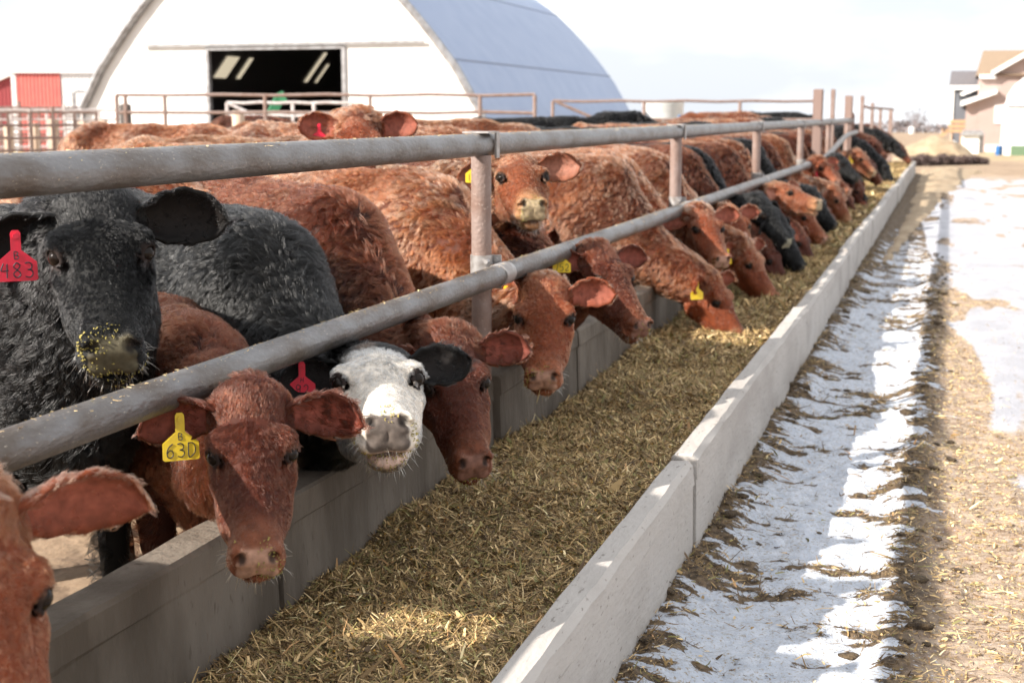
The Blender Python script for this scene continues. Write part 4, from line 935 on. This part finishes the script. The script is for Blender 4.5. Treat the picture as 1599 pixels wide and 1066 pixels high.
mb = MB(); mb.add([(U(1523), -.3, Zp(119)), (U(1720), -.3, Zp(119)), (U(1720), 4.5, Zp(75)), (U(1533), 4.5, Zp(75)), (U(1523), 9.3, Zp(119)), (U(1720), 9.3, Zp(119))], [(0, 1, 2, 3), (3, 2, 5, 4), (0, 3, 4)]); mb.build("roof", SHING, house)
mb = MB(); mb.box(U(1553), U(1575), -.06, -.001, Zp(193), Zp(165)); wf = mb.build("window_frame", WHITE, house); mb = MB(); mb.box(U(1558), U(1571), -.08, -.0605, Zp(189), Zp(168)); mb.build("pane", mat("window_glass", (.40, .42, .44), rough=.15), wf)
mb = MB(); mb.box(U(1541), U(1720), -.045, -.001, -.1, Zp(226)); mb.build("foundation", WHITE, house)
D2 = 74.0; k2 = D2 / F_PX; hp2, ha2 = local_frame(1500, D2); U2 = lambda px: (px - 1500) * .955 * k2; Z2 = lambda py: hz(py, D2) - ZB
h2 = thing("dark_house", "dark grey house with charcoal shingle roof behind the pink house", "house", (hp2[0], hp2[1], ZB), ha2)
mb = MB(); mb.box(U2(1488.5), U2(1540), 0, 7, -.1, Z2(140)); mb.build("wall", mat("charcoal_siding", (.13, .14, .16), rough=.7), h2)
mb = MB(); mb.box(U2(1485.5), U2(1488.4), -.08, .1, -.1, Z2(140)); mb.build("corner_board", WHITE, h2)
mb = MB(); mb.add([(U2(1480), -.6, Z2(135)), (U2(1540), -.6, Z2(135)), (U2(1540), 3.5, Z2(109)), (U2(1482), 3.5, Z2(109)), (U2(1480), 7.6, Z2(135)), (U2(1540), 7.6, Z2(135))], [(0, 1, 2, 3), (3, 2, 5, 4), (0, 3, 4)]); mb.build("roof", DSH, h2)
mb = MB(); mb.box(U2(1480), U2(1540), -.62, -.55, Z2(141), Z2(135)); mb.prism([(U2(1497), Z2(147)), (U2(1532), Z2(132)), (U2(1532), Z2(138)), (U2(1500), Z2(151))], -1.6, -.7, 'y'); mb.build("fascia", WHITE, h2)
deck = thing("timber_deck", "new yellow timber deck rail and steps beside the dark house", "deck", (hp2[0], hp2[1] - 2.5, ZB), ha2); DK = mat("new_timber", (.46, .29, .16), rough=.8)
for (a_, b_) in ((187, 192), (194, 199), (201, 206)):
    mb = MB(); mb.box(U2(1484 - (a_ - 187) * .4), U2(1510), -.1, 0, Z2(b_), Z2(a_)); mb.build("board", DK, deck)
for px in (1472, 1486, 1500): mb = MB(); mb.box(U2(px), U2(px + 2), -.0, .15, -.1, Z2(188 if px > 1480 else 200)); mb.build("post", DK, deck)
mb = MB(); mb.prism([(U2(1448), Z2(224)), (U2(1480), Z2(203)), (U2(1480), Z2(208)), (U2(1448), Z2(229))], -.2, 1.0, 'y'); mb.build("ramp", DK, deck)
# hoop garage, shed, bins, mound
D3 = 58; k3 = D3 / F_PX; hp3, ha3 = local_frame(1571, D3); zg3 = float(zground(hp3[1])) - .02
g = thing("hoop_garage", "white arched garage front with green lower panel at the right edge", "garage", (hp3[0], hp3[1], zg3), ha3); Z3 = lambda py: hz(py, D3) - zg3; U3 = lambda px: (px - 1571) * .955 * k3
pr = [(U3(1571), -.05), (U3(1574), Z3(172)), (U3(1580), Z3(148)), (U3(1590), Z3(131)), (U3(1605), Z3(118)), (U3(1640), Z3(108)), (U3(1675), Z3(118)), (U3(1705), Z3(172)), (U3(1708), -.05)]
mb = MB(); mb.prism(pr, 0, 6, 'y'); mb.build("shell", WHITE, g); mb = MB(); mb.box(U3(1581), U3(1700), -.06, -.003, 0, Z3(227)); mb.build("green_panel", mat("green_panel", (.12, .19, .11), rough=.7), g); mb = MB(); mb.box(U3(1573), U3(1706), -.05, -.003, Z3(168), Z3(165)); mb.build("door_seam", TRIM, g)
D4 = 62; k4 = D4 / F_PX; hp4, ha4 = local_frame(1522, D4); zg4 = -.41; s4 = thing("garden_shed", "small white shed with dark side and grey roof before the pink house", "shed", (hp4[0], hp4[1], zg4), ha4); Z4 = lambda py: hz(py, D4) - zg4; U4 = lambda px: (px - 1522) * .955 * k4
mb = MB(); mb.box(U4(1504), U4(1531), 0, 2, -.05, Z4(211)); mb.build("front_wall", WHITE, s4); mb = MB(); mb.box(U4(1531.2), U4(1538), .2, 2, -.05, Z4(211)); mb.build("dark_side", TRIM, s4); mb = MB(); mb.prism([(U4(1502), Z4(211)), (U4(1540), Z4(211)), (U4(1536), Z4(204)), (U4(1506), Z4(204))], -.2, 2.2, 'y'); mb.build("roof", TRIM, s4)
def small(name, px, py0, py1, w, D, m, lab, cat, sides=10):
    p = at(px, 178, D); zb = hz(py1, D); zt = hz(py0, D); mb = MB(); R0 = w * D / F_PX / 2; h_ = zt - zb; mb.tube([(0, 0, -.1), (0, 0, h_ * .1), (0, 0, h_ * .9), (0, 0, h_)], [R0 * .95, R0, R0, R0 * .8], sides); o = mb.build(name, m, None, True); o.location = (p[0], p[1], zb); tag(o, lab, cat)
small("liquid_tote", 1478, 219, 240, 34, 57, WHITE, "squat white tote left of the garden shed", "tote", 16)
small("barrel", 1490, 232, 242, 12, 54, mat("teal", (.10, .50, .48), rough=.5), "small teal tub on the grass before the white tote", "tub", 12)
small("refuse_bin", 1563, 227, 238, 11, 56, mat("bin_blue", (.03, .12, .30), rough=.5), "blue bin beside the arched garage", "bin", 4)
STRAWM = mat("straw_pile", (.38, .29, .19), rough=.95, col2=(.29, .21, .13), nscale=3, bump=1.5, bscale=9)
GRASS = mat("dead_grass", (.33, .25, .15), rough=.95, col2=(.40, .31, .19), nscale=.7, col3=(.30, .26, .14), n3=3, bump=1.5, bscale=20)
def mound(px, D, L, Wd, H, m, name, lab, cat, seed=1, kind=None, amp=.25):
    p = at(px, 178, D); n1, n2 = 48, 26; V = []
    for i in range(n1):
        for j in range(n2):
            u, v = i / (n1 - 1) * 2 - 1, j / (n2 - 1) * 2 - 1; h_ = H * max(0, 1 - u * u) ** .8 * max(0, 1 - v * v) ** .7
            V.append((u * L, v * Wd, h_))
    V = np.array(V); V[:, 2] *= (1 - amp) + 2 * amp * fbm2(V[:, 0] * 1.6 + 9, V[:, 1] * 1.6, seed, 3); V[:, 2] -= .05
    Q = np.array([(i * n2 + j, (i + 1) * n2 + j, (i + 1) * n2 + j + 1, i * n2 + j + 1) for i in range(n1 - 1) for j in range(n2 - 1)])
    o = mesh_np(name, V, Q, m, smooth=True); o.location = (p[0], p[1], float(zground(p[1]))); o.rotation_euler = (0, 0, ha); tag(o, lab, cat, kind=kind); return o
mound(1462, 52, 1.5, 1.6, .85, STRAWM, "straw_pile", "loose tan straw pile between the last calf and the timber deck", "straw pile", 4)
mound(1590, 60, 4.0, 6, .18, GRASS, "grass_bank", None, None, 6, kind="structure")
BRUSH = mat("dark_brush", (.075, .050, .045), rough=.95, col2=(.14, .10, .09), nscale=6, bump=2, bscale=14)
def brush():
    r = np.random.default_rng(4); a_ = at(1418, 178, 44); b_ = at(1545, 178, 48); n = 5200; t = r.random(n); P = a_[None] + (b_ - a_)[None] * t[:, None]; P[:, 1] += r.normal(0, .35, n)
    hh = (.28 * (1 - .5 * t) * (.35 + 1.1 * fbm2(t * 14, t * 0, 3, 3)) * r.random(n) ** .7); zg = zground(P[:, 1]); P[:, 2] = zg + hh
    d = unit(r.normal(size=(n, 3))); d2 = unit(np.cross(d, r.normal(size=(n, 3)))); L = r.uniform(.05, .18, n)[:, None]; w = r.uniform(.01, .035, n)[:, None]
    V = np.stack([P - d * L, P + d2 * w, P + d * L, P - d2 * w], 1).reshape(-1, 3); Q = np.arange(n)[:, None] * 4 + [[0, 1, 2, 3]]
    tag(mesh_np("brush_row", V, Q, BRUSH), "low row of dark tangled brush before the houses", kind="stuff")
brush()
# straw lying beyond the end of the bunk
def straw_end():
    xs = np.linspace(-.7, .9, 40); ys = np.linspace(14, 40, 160); X, Y = np.meshgrid(xs, ys); x, y = X.ravel(), Y.ravel()
    m_ = np.clip(1 - np.abs(x - np.interp(y, [14, 22, 34, 40], [-.55, -.35, -.1, .1])) / np.interp(y, [14, 22, 34, 40], [.05, .25, .8, .9]), 0, 1)
    m_ = np.clip(m_ * 1.5 - .8 * fbm2(x * 4, y * 1.5, 19, 4), 0, 1); z = np.where(m_ > 0, np.interp(y, [14, 30], [.02, .09]) * m_ * (.4 + fbm2(x * 3, y * 1.6, 9, 4)), -.05) - .01 + np.where(y > 36, zground(y), 0)
    n = 40; j, i = np.meshgrid(np.arange(len(ys) - 1), np.arange(n - 1), indexing='ij'); a = (j * n + i).ravel()
    tag(mesh_np("spilled_straw", np.stack([x, y, z], 1), np.stack([a, a + 1, a + 1 + n, a + n], 1), STRAWM, smooth=True), "tan straw spilled along the outside of the far bunk wall", kind="stuff")
straw_end()
# bare trees far off
def bare_tree(px, D, H, lab, seed, m):
    r = np.random.default_rng(seed); p = at(px, 178, D); zb = float(zground(p[1])); root = thing("bare_tree", lab, "tree", (p[0], p[1], zb)); tr = MB(); br = MB()
    tr.tube([(0, 0, -.2), (.1, 0, H * .2), (.05, 0, H * .38)], [H * .035, H * .028, H * .02], 6)
    def grow(q, d, L, rd, lev):
        e = q + d * L; br.tube([q, (q + e) / 2 + r.normal(0, L * .05, 3), e], [rd, rd * .8, rd * .6], 4, cap=False)
        if lev == 0: return
        for _ in range(3 if lev > 1 else 4):
            nd = unit(d + r.normal(0, .48, 3) + [0, 0, .12]); grow(e, nd, L * r.uniform(.6, .8), rd * .6, lev - 1)
    for a in range(6): grow(np.array([.05, 0, H * (.2 + .035 * a)]), unit(np.array([math.cos(a * 1.1), math.sin(a * 1.1), .9])), H * .2, H * .014, 3)
    tr.build("trunk", m, root); br.build("crown", m, root)
BARK = mat("grey_bark", (.20, .17, .17), rough=.9)
bare_tree(1429, 140, 3.0, "hazy bare tree on the horizon left of the houses", 3, BARK); bare_tree(1437, 143, 2.2, "smaller bare tree right beside the hazy one", 5, BARK); bare_tree(1418, 146, 1.9, "low bare shrub left of the hazy bare tree", 8, BARK)
small("farm_silo", 1425, 198, 207, 9, 130, WHITE, "tiny white silo under the far bare trees", "silo", 12)
def treeline():
    r = np.random.default_rng(14); n = 9000; x = r.uniform(-150, 40, n); y = 152 + r.normal(0, 2, n) ; h_ = 1.0 * fbm2(x * .12, x * 0, 4, 3); z = zground(y) + h_ * 1.6 * r.random(n)
    P = np.stack([x, y, z], 1); d = unit(r.normal(size=(n, 3))); d2 = unit(np.cross(d, r.normal(size=(n, 3)))); V = np.stack([P - d * .4, P + d2 * .12, P + d * .4, P - d2 * .12], 1).reshape(-1, 3)
    tag(mesh_np("far_hedgerow", V, np.arange(n)[:, None] * 4 + [[0, 1, 2, 3]], mat("hedge", (.22, .19, .19), rough=.95)), "thin far grey hedgerow along the horizon", kind="stuff")
treeline()
# ================================================================= the herd
def Dl(px, l): return l * 2320.7 / (VPX - px)
G1 = "calves with their heads through the bunk fence"; G2 = "cattle standing behind the front row"
WF = dict(BLK, blaze=(.74, .67, .58), nose=(.13, .105, .09), chin=(.66, .48, .40), messy=1, tipc=(.03, .03, .03))
calf("red calf cut off by the bottom left corner, ear spread wide", at(-34, 938, 1.9), (14, -50, 0), RED, heading=0, seed=11, under=True, ears=((-.06, .1, .2, 1.22), (.1, .1, 0)), group=G1)
calf("black calf with chaff on its muzzle and a red ear tag above the lower rail", at(158, 392, 2.98), (3, -33, 2), dict(BLK, nose=(.11, .095, .06), messy=1), shape=(.98, 1.02, 1.0), wool=1.2, heading=-30, seed=12, hs=1.08, reach=.24, scale=1.03, ears=((-.12, .1, .1, 1.12), (.30, .25, 0, 1.12)), tags=[(-1, 'red', 'B', '483', 1.15, .1, .02, .09)], group=G1, lift=.1)
calf("dark red calf wearing yellow tag 630, head low over the curb", at(394, 704, 2.74), (1, -40, 0), dict(DRED, light=(.20, .070, .035), nose=(.46, .27, .19)), hs=.91, scale=.80, heading=-52, reach=.88, seed=13, under=True, ears=((.04, .15, .1, 1.05), (.10, .1, 0)), tags=[(-1, 'yellow', 'B', '630', 1.0, .15)], group=G1)
calf("black calf with a white face and pink chin, red tag in its ear", at(590, 592, 3.38), (4, -5, 2), WF, hs=1.04, shape=(.97, 1.08, 1.0), wool=1.2, scale=1.0, heading=-36, seed=14, under=True, ears=((-.25, .1, .1, .95), (-.12, .2, 0, .95)), tags=[(-1, 'red', 'H', '92', .9, 0, .035)], group=G1)
calf("dark red calf with a tufted poll, muzzle pointing down beside the white faced calf", at(712, 596, 3.86), (14, -38, 4), DRED, heading=-38, seed=15, under=True, ears=((-.1, .1, .1), (.1, .1, 0)), group=G1)
calf("bright red calf with straw hanging from its mouth just right of the first post", at(850, 494, 4.95), (-1, -37, 0), dict(RED, stalks=1), hs=1.07, heading=-30, seed=16, under=True, ears=((-.30, .1, .1), (.1, -.7, 0)), tags=[(-1, 'yellow', '', '', 1.0, 0)], group=G1)
calf("dark faced red calf wearing yellow tag 752", at(958, 432, 5.65), (36, -35, 0), DRED, heading=-22, seed=17, under=True, ears=((-.15, .1, .1), (.0, .0, 0)), tags=[(-1, 'yellow', 'N', '752', 1.0, 0, .045, .05)], group=G1)
calf("light red calf with a yellow tag B looking over the others behind the first post", at(816, 276, 5.75), (10, -15, 0), TAN, heading=-20, seed=18, hs=1.05, reach=.5, ears=((-.30, .1, .1, 1.1), (.0, .1, 0)), tags=[(-1, 'yellow', 'B', '117', 1.05, 0, .06, .06)], group=G2)
calf("red calf eating with its muzzle in the silage, yellow tag hanging by its eye", at(1128, 468, 7.45), (62, -51, 0), RED, heading=-18, seed=19, under=True, ears=((-.3, .1, .1), (-.5, .1, .3)), tags=[(-1, 'yellow', '', '', 1.0, .5)], group=G1)
calf("red calf holding its grey muzzle above the eating calf by the second post", at(1106, 356, 7.95), (26, -33, 0), RED, heading=-24, seed=20, under=True, ears=((-.3, .1, .1), (.0, .1, .3)), group=G1)
calf("red calf with pale eye ring and thin yellow tag, eating second past the second post", at(1178, 410, 8.75), (60, -47, 0), RED, heading=-18, seed=21, under=True, ears=((-.3, .1, .1), (-.2, .1, .3)), tags=[(-1, 'yellow', '', '', 1.0, .9)], group=G1)
calf("brown calf eating close behind the pale eyed one", at(1208, 405, 9.8), (66, -49, 0), DRED, heading=-14, seed=22, under=True, ears=((-.6, .1, .1), (-.2, .1, .3)), group=G1)
calf("black calf with a grey muzzle lowering its head before the third post", at(1203, 335, 9.9), (55, -41, 0), dict(BLK, nose=(.30, .28, .20)), heading=-20, seed=23, under=True, group=G1)
calf("tan calf with raised pale muzzle looking right across the bunk", at(1240, 300, 11.3), (60, -11, 0), TAN, heading=-16, seed=24, under=True, ears=((-.4, .1, .1), (.0, .1, .3)), group=G1)
calf("dark red calf eating under the tan calf's chin", at(1254, 378, 11.2), (60, -51, 0), DRED, heading=-12, seed=25, under=True, group=G1)
calf("black calf eating right behind the tan calf", at(1281, 318, 12.9), (66, -45, 0), BLK, heading=-14, seed=26, under=True, group=G1)
calf("red calf with a bright red tag near the middle of the far row", at(1303, 275, 15.5), (60, -33, 0), RED, heading=-12, seed=27, under=True, ears=((-.4, .1, .1), (.0, .1, .3)), tags=[(-1, 'red', '', '', 1.1, 0)], group=G1)
calf("brown calf eating below the red tagged calf", at(1296, 345, 13.6), (64, -51, 0), DRED, heading=-10, seed=28, under=True, group=G1)
calf("black calf bending down beyond the red tagged calf", at(1320, 256, 16.9), (62, -35, 0), BLK, heading=-12, seed=29, under=True, group=G1)
calf("brown calf eating below the bend of the lower rail", at(1326, 315, 16.1), (66, -51, 0), DRED, heading=-10, seed=30, under=True, group=G1)
calf("tan faced calf in the far row, pale muzzle low over the feed", at(1349, 248, 19.6), (58, -39, 0), TAN, heading=-10, seed=31, under=True, tags=[(-1, 'yellow', '', '', 1.2, 0)], group=G1)
calf("brown calf with a yellow tag under the dark end of the top rail", at(1371, 228, 23.6), (60, -39, 0), DRED, heading=-10, seed=32, group=G1, bodyz=1, tags=[(-1, 'yellow', '', '', 1.3, 0)])
calf("black calf with its head deep in the feed near the far end", at(1384, 262, 22.5), (66, -51, 0), BLK, heading=-8, seed=33, tags=[(1, 'red', '', '', 1.3, 0)], group=G1)
calf("black calf lowering its head, last black one at the far end of the row", at(1402, 228, 28.5), (66, -43, 0), BLK, heading=-8, seed=34, group=G1)
calf("dark brown calf at the very end of the bunk", at(1412, 236, 31), (70, -47, 0), DRED, heading=-8, seed=35, group=G1)
calf("brown calf squeezed between the tan faced calf and the black one", at(1362, 262, 20.2), (62, -45, 0), DRED, heading=-8, seed=36, under=True, group=G1)
calf("red calf turned right between the black calf and the tan calf", at(1262, 338, Dl(1262, 1.16)), (60, -40, 0), RED, heading=-14, seed=37, under=True, ears=((-.5, .1, .1), (.0, .1, .3)), group=G1)
calf("black calf low between the red tagged calf and the far row", at(1338, 285, Dl(1338, 1.1)), (60, -50, 0), BLK, heading=-10, seed=38, under=True, group=G1)
calf("brown calf eating just before the tan faced calf of the far row", at(1343, 298, Dl(1343, 1.06)), (60, -58, 0), DRED, heading=-10, seed=39, under=True, group=G1)
calf("red calf with its head between the rails, right of the fourth post", at(1290, 262, Dl(1290, 1.3)), (40, -30, 0), RED, heading=-16, seed=40, under=True, ears=((-.3, .1, .1), (.0, .1, .3)), group=G1)
calf("black calf eating between the brown calf and the dark red one near the third post", at(1228, 366, Dl(1228, 1.1)), (64, -52, 0), BLK, heading=-12, seed=41, under=True, group=G1)
calf("red calf peering between the two tagged calves past the second post", at(1150, 352, Dl(1150, 1.32)), (34, -36, 0), RED, heading=-18, seed=42, under=True, ears=((-.3, .1, .1), (.1, .1, .3)), group=G1)
calf("tan calf eating low just beyond the black calf of the fourth post", at(1312, 312, Dl(1312, 1.08)), (60, -54, 0), TAN, heading=-10, seed=43, under=True, group=G1)
# ---- behind the front row: mostly backs
def back(label, px, l, z, style, heading, seed, sc_=1.12, pitch=-45, cat="calf", **k):
    d = Dl(px, l); p = at(px, 178 + (EYE - z) * F_PX / d, d)
    return calf(label, p, (0, pitch, 0), style, heading=heading, seed=seed, scale=sc_, absdir=heading, group=G2, cat=cat, crumbs=False, **k)
calf("red calf facing the camera with only its crown and ears above the top rail", at(560, 222, 6.4), (0, -30, 0), RED, heading=-60, seed=51, scale=1.2, hs=1.1, reach=.5, ears=((-.35, .1, .1, 1.1), (-.35, .1, .1, 1.1)), tags=[(-1, 'red', '', '', .9, 0)], group=G2)
back("big wavy coated red calf whose back fills the space left of the first post", 770, 1.95, .72, RED, -6, 52, 1.10, wool=1.25)
back("red calf standing behind the black calf at the left", 520, 2.0, .7, RED, -10, 53, 1.10)
back("light red calf's back under the top rail left of the first post", 700, 2.5, .8, TAN, -6, 72, 1.12)
back("red curly backed calf left of the second post", 905, 1.95, .68, RED, -14, 56, 1.10)
back("light red calf's back under the top rail right of the first post", 985, 2.1, .7, TAN, -10, 55, 1.12)
back("red calf's woolly back right behind the second post", 1060, 1.95, .7, RED, -12, 57, 1.12)
back("black calf's back between the second and third posts", 1120, 1.95, .7, BLK, -12, 58, 1.13)
back("red calf's back just right of the third post", 1172, 1.95, .7, RED, -12, 59, 1.14)
back("black calf's narrow back past the third post", 1205, 1.95, .7, BLK, -12, 60, 1.15)
back("light red calf's back near the fourth post", 1235, 1.95, .7, TAN, -10, 61, 1.16)
back("red calf's back among the tall posts", 1265, 1.95, .7, RED, -10, 62, 1.18)
back("black calf's back among the tall posts", 1290, 1.95, .7, BLK, -10, 63, 1.18)
back("brown cow seen from the side between the barn and the top rail", 800, 2.9, 1.0, RED, -5, 64, 1.18, cat="cow")
back("tan cow's back above the top rail right of the first post", 900, 3.1, 1.0, TAN, 5, 65, 1.20, cat="cow")
back("black cow with its dark head raised under the pipe gate", 1010, 3.6, 1.33, BLK, 20, 66, 1.2, -15, cat="cow")
back("orange red cow's rump above the top rail near the tall posts", 1235, 3.2, 1.0, RED, 0, 67, 1.27, cat="cow")
back("black cow's back above the top rail by the thickest post", 1300, 3.0, 1.0, BLK, 0, 68, 1.28, cat="cow")
back("brown cow standing in the barn doorway", 478, 14, .95, DRED, 0, 69, 1.2, cat="cow")
back("light red cow standing left of the pale post by the barn", 640, 5.6, 1.05, TAN, 0, 70, 1.15, cat="cow")
back("red cow's back rising over the top rail before the barn door", 470, 4.6, .9, RED, -10, 73, 1.17, cat="cow")
